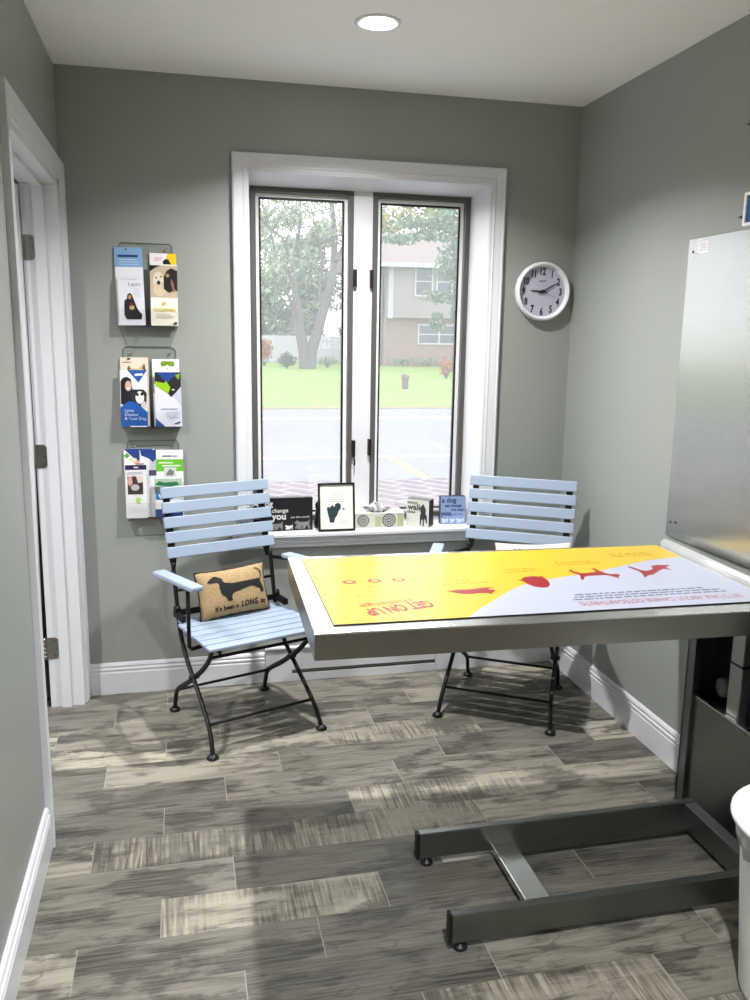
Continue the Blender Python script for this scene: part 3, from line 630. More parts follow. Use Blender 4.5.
# ------------------------------------------------------------ cushions
def conform(bm, step, x0, x1, z0, z1, func):
    n = int((x1 - x0) / step)
    for i in range(1, n): bmesh.ops.bisect_plane(bm, geom=bm.verts[:] + bm.edges[:] + bm.faces[:], plane_co=(x0 + i * step, 0, 0), plane_no=(1, 0, 0))
    n = int((z1 - z0) / step)
    for i in range(1, n): bmesh.ops.bisect_plane(bm, geom=bm.verts[:] + bm.edges[:] + bm.faces[:], plane_co=(0, 0, z0 + i * step), plane_no=(0, 0, 1))
    bmesh.ops.triangulate(bm, faces=bm.faces[:])
    for v in bm.verts: v.co.y = func(v.co.x, v.co.z)
def make_cushion(w, h, d, body, pipe, label, loc, rot):
    t = thing('cushion', label, 'cushion', loc, rot)
    def thick(x, z):
        u = min(1, abs(x) / (w / 2)); v = min(1, abs(z - h / 2) / (h / 2))
        return d / 2 * max(0.0, (1 - u ** 2.6)) ** 0.55 * max(0.0, (1 - v ** 2.6)) ** 0.55 + 0.002
    def edge(i, n, a, s):  # pulled-in sides, pointed corners
        return a
    bm = bmesh.new(); NX, NZ = 28, 20; g = {}
    for side in (-1, 1):
        for i in range(NX + 1):
            for j in range(NZ + 1):
                x = -w / 2 + w * i / NX; z = h * j / NZ
                px = x * (1 - 0.05 * math.sin(PI * j / NZ)); pz = h / 2 + (z - h / 2) * (1 - 0.07 * math.sin(PI * i / NX))
                g[side, i, j] = bm.verts.new((px, side * thick(x, z) + 0.0015 * math.sin(i * 1.7) * math.cos(j * 1.3), pz))
    for side in (-1, 1):
        for i in range(NX):
            for j in range(NZ):
                q = [g[side, i, j], g[side, i + 1, j], g[side, i + 1, j + 1], g[side, i, j + 1]]
                bm.faces.new(q if side < 0 else q[::-1])
    bmesh.ops.remove_doubles(bm, verts=bm.verts, dist=0.0048)
    obj('cover', bm, body, t, smooth=True)
    if pipe:
        pts = []
        for i in range(NX + 1): pts.append((-w / 2 + w * i / NX, 0, h / 2 - h / 2 * (1 - 0.07 * math.sin(PI * i / NX))))
        for j in range(1, NZ + 1): pts.append((w / 2 * (1 - 0.05 * math.sin(PI * j / NZ)), 0, h * j / NZ))
        for i in range(NX - 1, -1, -1): pts.append((-w / 2 + w * i / NX, 0, h / 2 + h / 2 * (1 - 0.07 * math.sin(PI * i / NX))))
        for j in range(NZ - 1, -1, -1): pts.append((-w / 2 * (1 - 0.05 * math.sin(PI * j / NZ)), 0, h * j / NZ))
        bm = bmesh.new(); add_tube(bm, pts, 0.0035, 8); obj('piping', bm, pipe, t)
    def surf(x, z):
        xx = x / (1 - 0.05 * math.sin(PI * min(1, max(0, z / h)))); zz = h / 2 + (z - h / 2) / (1 - 0.07 * math.sin(PI * min(1, max(0, (xx + w / 2) / w))))
        return -thick(xx, zz) - 0.0018
    return t, surf
m_burlap = mat('tan_burlap', rgb(186, 158, 116), 0.95, bump=0.8, bscale=260, var=0.45)
m_ink = mat('black_ink', rgb(14, 14, 16), 0.8)
cush, surf = make_cushion(0.286, 0.184, 0.085, m_burlap, m_ink, 'tan burlap cushion with a black dachshund, on the left folding armchair', (0.624 + 0.0, -0.366, 0), (0, 0, 0))
def place_on_chair(o, lx, ly, z, ang, cx, cy, tilt, roll=0.0):
    a = math.radians(ang)
    o.matrix_world = Matrix.Translation((cx + lx * math.cos(a) - ly * math.sin(a), cy + lx * math.sin(a) + ly * math.cos(a), z)) @ Matrix.Rotation(a, 4, 'Z') @ Matrix.Rotation(tilt, 4, 'X') @ Matrix.Rotation(roll, 4, 'Y')
place_on_chair(cush, -0.008, 0.040, 0.423, 20.3, 0.624, -0.366, -0.27, -0.03)
DX = [(-0.092, 0.142), (-0.086, 0.150), (-0.072, 0.160), (-0.060, 0.160), (-0.050, 0.152), (-0.040, 0.136), (-0.028, 0.128), (0.000, 0.126), (0.040, 0.126), (0.080, 0.126), (0.090, 0.122), (0.096, 0.104), (0.101, 0.090), (0.104, 0.078), (0.100, 0.072), (0.088, 0.072), (0.090, 0.080), (0.080, 0.094), (0.066, 0.102), (0.040, 0.102), (0.010, 0.094), (-0.012, 0.088), (-0.020, 0.072), (-0.018, 0.062), (-0.034, 0.062), (-0.038, 0.076), (-0.048, 0.086), (-0.054, 0.098), (-0.056, 0.116), (-0.056, 0.130), (-0.066, 0.138), (-0.080, 0.138)]
bm = bmesh.new(); add_flat(bm, spl([(x * 1.16, z) for x, z in DX], 3), 0)
TL = [(0.086, 0.122), (0.094, 0.126), (0.100, 0.140), (0.098, 0.156), (0.090, 0.166), (0.078, 0.168), (0.078, 0.165), (0.088, 0.163), (0.0945, 0.155), (0.096, 0.140), (0.090, 0.130)]
tp = [(0.104, 0.120), (0.112, 0.130), (0.116, 0.144), (0.113, 0.157), (0.104, 0.165), (0.092, 0.167)]
for i in range(5):
    (xa, za), (xb, zb) = tp[i], tp[i + 1]; ln = math.hypot(xb - xa, zb - za); nx, nz = -(zb - za) / ln * 0.0022, (xb - xa) / ln * 0.0022
    add_flat(bm, [(xa - nx, za - nz), (xb - nx, zb - nz), (xb + nx, zb + nz), (xa + nx, za + nz)], 0)
add_flat(bm, [(0.092, 0.126), (0.100, 0.118), (0.108, 0.120), (0.105, 0.126)], 0); add_flat(bm, ell(-0.058, 0.138, 0.010, 0.016, 12), 0.0)
bmesh.ops.triangulate(bm, faces=bm.faces[:])
conform(bm, 0.012, -0.134, 0.134, 0, 0.186, surf); obj('dachshund_print', bm, m_ink, cush)
bm = bmesh.new()
add_text(bm, "It's been a", 0.024, -0.092, 0.030, 0, width=0.092, bold=0.0008); add_text(bm, "LONG", 0.032, 0.014, 0.030, 0, width=0.070, bold=0.0014, spacing=1.2); add_text(bm, "day", 0.024, 0.096, 0.030, 0, width=0.028, bold=0.0008)
xs = [v.co.x for v in bm.verts]
conform(bm, 0.015, -0.134, 0.134, 0, 0.186, surf); obj('lettering', bm, m_ink, cush)

m_cream = mat('cream_cotton', rgb(226, 222, 206), 0.9, bump=0.3, bscale=200)
cush2, surf2 = make_cushion(0.315, 0.252, 0.08, m_cream, None, 'cream cushion with faint blue print, on the folding armchair in the right corner', (0, 0, 0), (0, 0, 0))
place_on_chair(cush2, 0, 0, 0.424, -9.0, 1.795, -0.420, -0.20)
bm = bmesh.new(); m_bprint = mat('faded_blue_print', rgb(92, 112, 150), 0.8)
rnd = random.Random(5)
for zz in (0.218, 0.150):
    x = -0.085
    while x < 0.09:
        ww = rnd.uniform(0.006, 0.014); add_flat(bm, [(x, zz), (x + ww, zz), (x + ww * 0.9, zz + rnd.uniform(0.006, 0.012)), (x, zz + rnd.uniform(0.006, 0.012))], 0); x += ww + 0.006
conform(bm, 0.02, -0.15, 0.15, 0, 0.252, surf2); obj('faded_print', bm, m_bprint, cush2)

# ------------------------------------------------------------ exam table
TA = math.radians(-1.9)
tab = thing('exam_table', 'stainless steel veterinary exam table on a wall column with two floor arms', 'table', (1.375, -1.290, 0), (0, 0, TA))
TX0, TX1, TY0, TY1, TZ = -0.656, 0.650, -0.348, 0.352, 0.800
bm = bmesh.new(); frame_ring(bm, TX0, TX1, 0, 1, 0.01, 0, 0.01) if False else None
add_box(bm, TX0, TX1, TY0, TY1, TZ - 0.004, TZ)
obj('tabletop', bm, m_steel_top, tab, bevel=0.001)
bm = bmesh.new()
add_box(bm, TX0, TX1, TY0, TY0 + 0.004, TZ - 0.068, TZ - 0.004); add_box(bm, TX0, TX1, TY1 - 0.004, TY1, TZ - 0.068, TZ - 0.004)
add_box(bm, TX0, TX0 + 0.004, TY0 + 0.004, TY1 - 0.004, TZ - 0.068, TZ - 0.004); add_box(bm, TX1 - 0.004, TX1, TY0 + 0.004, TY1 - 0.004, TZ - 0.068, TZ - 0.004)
obj('apron', bm, mat('darkened_apron_steel', (0.25, 0.24, 0.22, 1), 0.30, 1.0, bump=0.03, bscale=40, stretch=(1, 30, 30)), tab, bevel=0.001)  # tabletop steel darkened in colour, standing in for the dim room it reflects
for x in (-0.30, 0.05, 0.40): box_obj('cross_rib', (x, x + 0.05, TY0 + 0.004, TY1 - 0.004, TZ - 0.030, TZ - 0.004), m_steel_dk, tab)
bm = bmesh.new()
add_tube(bm, [(TX1 - 0.013, TY0 + 0.004, TZ + 0.006), (TX1 - 0.013, TY1 - 0.004, TZ + 0.006)], 0.015, 20)
obj('end_rail', bm, mat('satin_steel_rail', (0.82, 0.82, 0.82, 1), 0.5, 1.0), tab)
inv = tab_m = Matrix.Translation((1.375, -1.290, 0)) @ Matrix.Rotation(TA, 4, 'Z'); invm = inv.inverted()
def wbox(name, d, m, bevel=0.0, extra=None):
    bm = bmesh.new(); add_box(bm, *d, M=invm)
    if extra: extra(bm)
    return obj(name, bm, m, tab, bevel=bevel)
# floor arms (world coordinates converted into the table's own frame)
for y0 in (-1.400, -1.746):
    xs_ = 1.045 if y0 > -1.5 else 1.030
    a_ = wbox('floor_arm', (xs_, 1.925, y0, y0 + 0.024, 0.022, 0.100), m_steel_dk, 0.003)
    wbox('end_cap', (xs_ - 0.009, xs_, y0 - 0.0005, y0 + 0.0245, 0.021, 0.101), m_blackpl, 0.002)
    bm = bmesh.new(); add_lathe(bm, [(0.0, 0.0), (0.017, 0.0), (0.019, 0.004), (0.017, 0.010), (0.007, 0.012), (0.006, 0.022), (0, 0.022)], 20, xs_ + 0.025, y0 + 0.012, M=invm); obj('levelling_foot', bm, m_blackpl, tab)
wbox('cross_plate', (1.262, 1.332, -1.722, -1.400, 0.020, 0.042), m_steel_top, 0.002)
wbox('cross_bar', (1.885, 1.925, -1.722, -1.400, 0.022, 0.098), m_steel_dk, 0.003)
wbox('lower_lip', (1.340, 1.885, -1.430, -1.400, 0.022, 0.032), m_steel_dk, 0.001)
# column housing
bm = bmesh.new(); add_box(bm, 1.972, 1.996, -1.262, -1.222, 0.0, 0.745, M=invm); add_box(bm, 1.972, 2.066, -1.230, -1.222, 0.0, 0.745, M=invm); obj('housing_side', bm, m_steel_dk, tab, bevel=0.001)
bm = bmesh.new(); add_box(bm, 1.972, 1.996, -1.900, -1.860, 0, 0.745, M=invm); add_box(bm, 1.972, 2.066, -1.900, -1.892, 0, 0.745, M=invm)
obj('housing_side', bm, m_steel_dk, tab, bevel=0.001)
wbox('housing_back', (2.060, 2.068, -1.892, -1.230, 0.0, 0.745), m_black)
bm = bmesh.new(); add_box(bm, 1.984, 1.990, -1.860, -1.262, 0.0, 0.380, M=invm)
for (y, z) in ((-1.275, 0.03), (-1.275, 0.22), (-1.33, 0.35), (-1.42, 0.35), (-1.42, 0.03), (-1.62, 0.35), (-1.62, 0.03)): add_box(bm, 1.981, 1.984, y - 0.004, y + 0.004, z - 0.004, z + 0.004, M=invm, mi=1)
obj('front_panel', bm, [m_steel_dk, m_nickel], tab)
wbox('panel_lip', (1.982, 1.996, -1.860, -1.262, 0.380, 0.385), m_steel_top)
wbox('housing_shelf', (1.996, 2.060, -1.860, -1.262, 0.340, 0.348), m_steel_dk)
wbox('lift_post', (1.999, 2.030, -1.452, -1.396, 0.348, 0.735), mat('post_steel', (0.40, 0.40, 0.38, 1), 0.35, 1.0), 0.004)
wbox('post_collar', (1.997, 2.033, -1.455, -1.393, 0.545, 0.552), m_blackpl, 0.001)
wbox('mount_plate', (1.62, 2.03, -1.60, -1.30, 0.728, 0.7345), m_steel_dk)
bm = bmesh.new(); add_lathe(bm, [(0, 0), (0.028, 0), (0.030, 0.006), (0.030, 0.022), (0.020, 0.026), (0, 0.026)], 24, M=invm @ Matrix.Translation((2.045, -1.335, 0.435)) @ Matrix.Rotation(-PI / 2, 4, 'Y')); obj('motor_knob', bm, m_dgrey, tab)
bm = bmesh.new(); add_prism(bm, [(-0.05, 0), (0.045, 0), (0.05, 0.016), (0.02, 0.024), (-0.03, 0.022)], -0.02, 0.02, invm @ Matrix.Translation((2.028, -1.335, 0.350)) @ Matrix.Rotation(PI / 2, 4, 'Z')); obj('wire_cover', bm, m_nickel, tab)
bm = bmesh.new(); add_tube(bm, smooth_path([invm @ Vector(p) for p in ((2.02, -1.60, 0.73), (2.0, -1.545, 0.70), (1.99, -1.520, 0.64), (1.99, -1.53, 0.56), (2.0, -1.55, 0.46), (2.02, -1.56, 0.36))]), 0.006, 8); obj('power_cable', bm, m_blackpl, tab)

# ------------------------------------------------------------ printed mat on the table
m_matw = mat('mat_print_white', rgb(168, 172, 190), 0.36, coat=0.12); m_maty = mat('mat_print_yellow', rgb(198, 166, 30), 0.36, coat=0.12)
m_matr = mat('mat_print_red', rgb(140, 14, 26), 0.36, coat=0.12); m_matt = mat('mat_print_text', rgb(60, 62, 84), 0.36, coat=0.12); m_maty2 = mat('mat_print_small_text', rgb(190, 150, 40), 0.24, coat=0.12)
m_matb = mat('mat_black_edge', rgb(20, 20, 22), 0.5)
MA = math.radians(-1.0)
matt = thing('counter_mat', 'glossy yellow and white printed mat lying on the exam table', 'mat', (1.370, -1.280, 0.8012), (0, 0, MA))
mx0, mx1, my0, my1 = -0.603, 0.607, -0.302, 0.314
Mw = (Matrix.Translation((1.370, -1.280, 0.0)) @ Matrix.Rotation(MA, 4, 'Z')).inverted()
def m2(x, y): v = Mw @ Vector((x, y, 0)); return (v.x, v.y)
bm = bmesh.new(); add_box(bm, mx0, mx1, my0, my1, 0, 0.0018, mi=4)
def top(poly, k, mi):
    f_ = bm.faces.new([bm.verts.new((x, y, 0.0018 + 0.0002 * k)) for x, y in poly]); f_.material_index = mi
    f_.normal_update()
    if f_.normal.z < 0: f_.normal_flip()
top([(mx0, my0), (mx1, my0), (mx1, my1), (mx0, my1)], 1, 1)
crv = [m2(*p) for p in ((1.116, -1.559), (1.155, -1.515), (1.195, -1.478), (1.255, -1.415), (1.321, -1.354), (1.395, -1.315), (1.472, -1.290), (1.545, -1.272), (1.616, -1.250), (1.745, -1.195), (1.850, -1.155), (1.950, -1.13))]
crv[0] = (crv[0][0] - 0.012, my0); crv[-1] = (mx1, crv[-1][1])
top(crv + [(mx1, my0)], 2, 0)
# Everything printed faces the far side of the table, so it reads upside down from the near side
def mtext(s, x, y, size, mi, width, k=3, bold=0.0, ang=0.0):
    """x,y = world position of the text's reading start (its right end seen from the near side)"""
    vs, fs = text_mesh(s, size, 'LEFT', width, bold); sx, sy = m2(x, y)
    ca, sa = math.cos(ang), math.sin(ang)
    nv = [bm.verts.new((sx - (v.x * ca - v.y * sa), sy - (v.x * sa + v.y * ca), 0.0018 + 0.0002 * k)) for v in vs]
    for f_ in fs:
        try: q = bm.faces.new([nv[i] for i in f_]); q.material_index = mi; q.normal_update(); (q.normal_flip() if q.normal.z < 0 else None)
        except ValueError: pass
mtext("LET'S TALK ABOUT CANINE OSTEOARTHRITIS", 1.905, -1.523, 0.044, 2, 0.475)
mtext("GET ON UP", 1.036, -1.428, 0.074, 2, 0.190, bold=0.003, ang=0.27)
mtext("challenge", 1.000, -1.405, 0.044, 2, 0.150, ang=0.20)
def greek(x0, x1, y, n, mi, hgt=0.006, dy=0.017, seed=1):
    r = random.Random(seed)
    for i in range(n):
        x = x0 + (r.uniform(0, 0.05) if i else 0)
        while x < x1 - (r.uniform(0, 0.06) if i else 0):
            ww = r.uniform(0.008, 0.028); a0 = m2(x, y + dy * i); a1 = m2(min(x + ww, x1), y + dy * i)
            top([a0, a1, (a1[0], a1[1] + hgt), (a0[0], a0[1] + hgt)], 3, mi); x += ww + 0.005
greek(1.425, 1.888, -1.498, 3, 3, 0.008, 0.020, 2)
greek(0.86, 1.05, -1.365, 6, 5, 0.005, 0.018, 3); greek(0.84, 1.20, -1.06, 2, 5, 0.006, 0.02, 4)
greek(1.12, 1.26, -1.30, 3, 5, 0.005, 0.016, 5); greek(1.34, 1.46, -1.215, 3, 5, 0.005, 0.016, 6); greek(1.53, 1.68, -1.165, 3, 5, 0.005, 0.016, 7); greek(1.75, 1.90, -1.10, 3, 5, 0.005, 0.016, 8)
for x in (0.868, 0.941, 1.012):
    c0 = m2(x, -1.227); top(ell(c0[0], c0[1], 0.020, 0.020, 20), 3, 2); top(ell(c0[0], c0[1], 0.011, 0.011, 16), 4, 1)
for x in (0.905, 0.977):
    c0 = m2(x, -1.227); top(ell(c0[0], c0[1], 0.004, 0.004, 10), 3, 2)
DOG = [(0.0, 0.62), (0.04, 0.74), (0.10, 0.80), (0.13, 0.95), (0.18, 0.82), (0.24, 0.70), (0.30, 0.62), (0.55, 0.60), (0.74, 0.62), (0.82, 0.70), (0.90, 0.86), (0.96, 0.90), (0.92, 0.72), (0.86, 0.56), (0.86, 0.40), (0.92, 0.22), (0.90, 0.02), (0.82, 0.0), (0.84, 0.12), (0.76, 0.30), (0.68, 0.36), (0.50, 0.32), (0.40, 0.30), (0.36, 0.12), (0.37, 0.0), (0.28, 0.0), (0.28, 0.20), (0.24, 0.36), (0.20, 0.50), (0.14, 0.56), (0.06, 0.56)]
LYING = [(0.0, 0.30), (0.06, 0.52), (0.14, 0.62), (0.18, 0.80), (0.24, 0.62), (0.40, 0.58), (0.70, 0.62), (0.86, 0.50), (1.0, 0.30), (1.08, 0.10), (0.94, 0.16), (0.85, 0.08), (0.50, 0.10), (0.20, 0.0), (-0.05, 0.02), (0.10, 0.14), (0.12, 0.24)]
CURL = [(0.0, 0.2), (0.05, 0.55), (0.2, 0.85), (0.45, 1.0), (0.7, 0.92), (0.86, 0.7), (0.9, 0.4), (1.02, 0.18), (0.85, 0.22), (0.7, 0.05), (0.3, 0.0), (0.12, 0.06), (-0.1, 0.0), (0.05, 0.14)]
STRETCH = [(-0.06, 0.08), (0.10, 0.22), (0.10, 0.50), (0.18, 0.42), (0.26, 0.36), (0.50, 0.58), (0.72, 0.80), (0.84, 0.84), (1.02, 1.0), (0.94, 0.74), (0.90, 0.40), (0.96, 0.0), (0.86, 0.02), (0.80, 0.34), (0.68, 0.44), (0.46, 0.28), (0.36, 0.0), (0.0, 0.0)]
def mdog(shape, x0, x1, y0, y1):
    # feet towards +y (far), drawn rotated half a turn
    top(spl([m2(x1 - px * (x1 - x0), y1 - pz * (y1 - y0)) for px, pz in shape], 3), 3, 2)
mdog(LYING, 1.125, 1.250, -1.425, -1.345); mdog(CURL, 1.352, 1.436, -1.375, -1.262); mdog(DOG, 1.530, 1.672, -1.335, -1.215); mdog(STRETCH, 1.735, 1.872, -1.330, -1.215)
bmesh.ops.triangulate(bm, faces=[f_ for f_ in bm.faces if len(f_.verts) > 4])
obj('printed_sheet', bm, [m_matw, m_maty, m_matr, m_matt, m_matb, m_maty2], matt)

# ------------------------------------------------------------ stainless wall plate
t = thing('wall_panel', 'large stainless steel sheet screwed to the right wall above the exam table', 'wall panel', (W, -1.32, 0.812))
bm = bmesh.new(); add_box(bm, -0.006, -0.001, -0.46, 0.452, 0, 1.006); obj('steel_sheet', bm, m_plate, t, bevel=0.0008)
bm = bmesh.new()
for (y, z) in ((0.425, 0.965), (0.425, 0.05), (-0.43, 0.965), (-0.43, 0.05), (0.395, 0.055)):
    add_lathe(bm, [(0.0, 0), (0.004, 0), (0.004, 0.002), (0.0, 0.003)], 10, M=Matrix.Translation((-0.006, y, z)) @ Matrix.Rotation(-PI / 2, 4, 'Y'))
obj('screws', bm, m_black, t)
bm = bmesh.new(); add_box(bm, -0.0066, -0.0060, 0.345, 0.400, 0.957, 0.994)
for k in range(4): add_box(bm, -0.0069, -0.0066, 0.352, 0.393 - 0.006 * (k % 2), 0.965 + 0.007 * k, 0.9665 + 0.007 * k, mi=1)
obj('sticker', bm, [m_white, cmat(120, 120, 124)], t)['label'] = 'small white sticker'

# blue framed card and black pointed plates at the right frame edge
for (nm, z, lab) in (('upper', 2.122, 'black pointed wall plate high on the right wall'), ('lower', 1.857, 'black pointed wall plate just above the steel sheet')):
    bm = bmesh.new(); My = Matrix.Translation((W - 0.003, -1.255, z)) @ Matrix.Rotation(-PI / 2, 4, 'Z')
    add_prism(bm, [(-0.140, 0), (-0.05, 0.020), (0.05, 0.020), (0.140, 0), (0.05, -0.022), (-0.05, -0.022)], -0.004, 0.002, My); fixn(bm)
    tag(obj('wall_bracket', bm, m_black), lab, 'bracket', 'black pointed wall plates')
t = thing('framed_card', 'blue card in a pale frame in front of the lower black wall plate', 'picture frame', (1.985, -1.396, 1.808))
bm = bmesh.new(); My = Matrix.Rotation(-PI / 2, 4, 'Z')
for q in ((-0.11, -0.10, 0, 0.09), (0.10, 0.11, 0, 0.09), (-0.10, 0.10, 0, 0.008), (-0.10, 0.10, 0.082, 0.09)): add_box(bm, q[0], q[1], -0.008, 0.008, q[2], q[3], M=My)
obj('frame', bm, m_white, t)
bm = bmesh.new(); add_box(bm, -0.10, 0.10, -0.002, 0.004, 0.008, 0.082, M=My); obj('card', bm, mat('deep_blue_print', rgb(32, 92, 150), 0.3), t)
bm = bmesh.new(); add_box(bm, -0.02, 0.02, 0.008, 0.100, 0.035, 0.045, M=My); obj('mount', bm, m_black, t)

# ------------------------------------------------------------ wall clock
t = thing('wall_clock', 'round white wall clock reading ten past nine beside the window', 'clock', (1.9405, 0, 1.686), (PI / 2, 0, 0))
bm = bmesh.new(); add_lathe(bm, [(0.100, 0.004), (0.119, 0.003), (0.1225, 0.012), (0.1225, 0.030), (0.118, 0.040), (0.112, 0.042), (0.1095, 0.037), (0.108, 0.020), (0.100, 0.018)], 64); fixn(bm); obj('rim', bm, m_white, t)
bm = bmesh.new(); add_disc(bm, 0.1082, 0.019, 64)
obj('dial', bm, mat('clock_dial', rgb(186, 184, 202), 0.5), t)
m_num = mat('numeral_black', rgb(26, 26, 36), 0.5)
for k in range(1, 13):
    vs, fs = text_mesh(str(k), 0.037, 'CENTER', None, 0.0014); a = PI / 2 - k * PI / 6
    ys = [v.y for v in vs]; cyy = (max(ys) + min(ys)) / 2; xs_ = [v.x for v in vs]; cxx = (max(xs_) + min(xs_)) / 2
    bm = bmesh.new(); nv = [bm.verts.new((0.084 * math.cos(a) + (v.x - cxx) * 0.8, 0.084 * math.sin(a) + (v.y - cyy) * 1.12, 0.0195)) for v in vs]
    for f_ in fs:
        try: bm.faces.new([nv[i] for i in f_])
        except ValueError: pass
    obj('numeral', bm, m_num, t)
bm = bmesh.new(); 
for k in range(60):
    a = k * PI / 30; r0 = 0.1045 - (0.003 if k % 5 else 0.005)
    M_ = Matrix.Rotation(a, 4, 'Z'); add_box(bm, r0, 0.1065, -0.0004, 0.0004, 0.0192, 0.0196, M=M_)
obj('minute_marks', bm, m_num, t)
vs, fs = text_mesh('SHARP', 0.0105, 'CENTER', None, 0.0002); bm = bmesh.new(); nv = [bm.verts.new((v.x, v.y + 0.040, 0.0195)) for v in vs]
for f_ in fs: bm.faces.new([nv[i] for i in f_])
obj('maker_mark', bm, m_num, t)
def hand(name, ang, l, tail, w0, z, m):
    bm = bmesh.new(); M_ = Matrix.Rotation(PI / 2 - math.radians(ang), 4, 'Z')
    ps = [(-tail, w0 * 0.7), (0, w0), (l * 0.75, w0 * 0.75), (l, w0 * 0.15), (l, -w0 * 0.15), (l * 0.75, -w0 * 0.75), (0, -w0), (-tail, -w0 * 0.7)]
    a = [bm.verts.new(M_ @ Vector((x, y, z))) for x, y in ps]; b = [bm.verts.new(M_ @ Vector((x, y, z + 0.001))) for x, y in ps]
    bm.faces.new(a[::-1]); bm.faces.new(b)
    for i in range(8): bm.faces.new((a[i], a[(i + 1) % 8], b[(i + 1) % 8], b[i]))
    fixn(bm); obj(name, bm, m, t)
hand('hour_hand', 273, 0.056, 0.020, 0.0034, 0.0225, m_num); hand('minute_hand', 61, 0.080, 0.020, 0.0030, 0.0245, m_num); hand('second_hand', 113, 0.072, 0.0, 0.0007, 0.0265, m_num)
bm = bmesh.new(); add_lathe(bm, [(0.008, 0.019), (0.008, 0.028), (0, 0.029)], 16); obj('hub', bm, m_num, t)

# ------------------------------------------------------------ brochure racks and brochures
def make_rack(loc, label):
    t = thing('brochure_rack', label, 'brochure rack', loc, group='clear acrylic brochure racks')
    bm = bmesh.new()
    poly = [(-0.080, -0.078), (0.080, -0.078), (0.112, 0.0), (0.112, 0.10), (0.100, 0.30), (0.092, 0.312), (-0.092, 0.312), (-0.100, 0.30), (-0.112, 0.10), (-0.112, 0.0)]
    add_prism(bm, poly, -0.004, -0.001); fixn(bm); obj('back_plate', bm, m_acr, t)
    bm = bmesh.new(); add_box(bm, -0.114, 0.114, -0.046, -0.004, -0.003, 0.0); obj('tray', bm, m_acr, t)
    bm = bmesh.new(); add_box(bm, -0.114, 0.114, -0.048, -0.046, -0.003, 0.065); obj('front_lip', bm, m_acr, t)
    for x in (-0.114, -0.001, 0.112): box_obj('side_panel', (x, x + 0.002, -0.046, -0.004, 0, 0.10), m_acr, t)
    for x in (-0.072, 0.075):
        bm = bmesh.new(); add_lathe(bm, [(0.0055, 0), (0.0055, 0.002), (0.003, 0.005), (0, 0.006)], 14, M=Matrix.Translation((x, -0.004, 0.288)) @ Matrix.Rotation(PI / 2, 4, 'X')); obj('screw', bm, m_nickel, t)
    # edge glow of the bent acrylic: polished edges read as darker lines
    bm = bmesh.new()
    pts = [(-0.100, 0.0), (-0.100, 0.30), (-0.092, 0.312), (0.092, 0.312), (0.100, 0.30), (0.100, 0.0)]
    add_tube(bm, [(x, -0.0025, z) for x, z in pts], 0.0012, 6); add_tube(bm, [(-0.112, -0.0025, 0.0), (-0.080, -0.0025, -0.077), (0.080, -0.0025, -0.077), (0.112, -0.0025, 0.0)], 0.0010, 6)
    obj('polished_edge', bm, mat('acrylic_edge', rgb(96, 102, 98), 0.2), t)
    return t
RX = 0.302
rk = make_rack((RX, 0, 1.512), 'clear acrylic brochure rack, topmost of the three on the back wall')
dup(rk, (RX + 0.001, 0, 1.120), (0, 0, 0), 'clear acrylic brochure rack, middle one of the three on the back wall')
dup(rk, (RX + 0.002, 0, 0.752), (0, 0, 0), 'clear acrylic brochure rack, lowest of the three, behind the left chair')
def brochure(label, x, z, yy, w_, h_, base, items, tilt=0.05, roll=0.0, th=0.004):
    """items: ('p', poly, colour) / ('t', string, size, x, z, colour, align) in fractions of the sheet"""
    cols = [base]; bm = bmesh.new(); add_box(bm, -w_ / 2, w_ / 2, -th, 0, 0, h_)
    def ci(c):
        if c not in cols: cols.append(c)
        return cols.index(c)
    k = 0
    for it in items:
        k += 1; y = -th - 0.00025 * k
        if it[0] == 'p': f_ = add_flat(bm, [((px - 0.5) * w_, pz * h_) for px, pz in it[1]], y, mi=ci(it[2]))
        else: add_text(bm, it[1], it[2], (it[3] - 0.5) * w_, it[4] * h_, y, mi=ci(it[5]), align=it[6] if len(it) > 6 else 'LEFT', bold=it[7] if len(it) > 7 else 0.0)
    bmesh.ops.triangulate(bm, faces=[f_ for f_ in bm.faces if len(f_.verts) > 4])
    for f_ in bm.faces:
        f_.normal_update()
        if all(v.co.y < -th - 0.0001 for v in f_.verts) and f_.normal.y > 0: f_.normal_flip()
    o = obj('brochure', bm, [cmat(*c) for c in cols]); o.location = (x, yy, z); o.rotation_euler = (-tilt, roll, 0)
    return tag(o, label, 'brochure')
def rc(x0, x1, z0, z1): return [(x0, z0), (x1, z0), (x1, z1), (x0, z1)]
def lines(x0, x1, z, n, dz, c, hgt=0.008):
    r = random.Random(int(x0 * 100 + z * 977)); return [('p', rc(x0 + r.uniform(0, .03), x1 - r.uniform(0, .12), z - dz * i, z - dz * i + hgt), c) for i in range(n)]
BWH = (232, 232, 238); NAVY = (24, 40, 92); ROYAL = (26, 84, 164); SKYB = (132, 172, 216); INK = (22, 22, 26); GREY = (150, 152, 162); YEL = (244, 200, 22); CRM = (226, 214, 196); LIME = (164, 200, 34); TANS = (184, 140, 112)
TY = -0.006
xl, xr = 0.240, 0.364
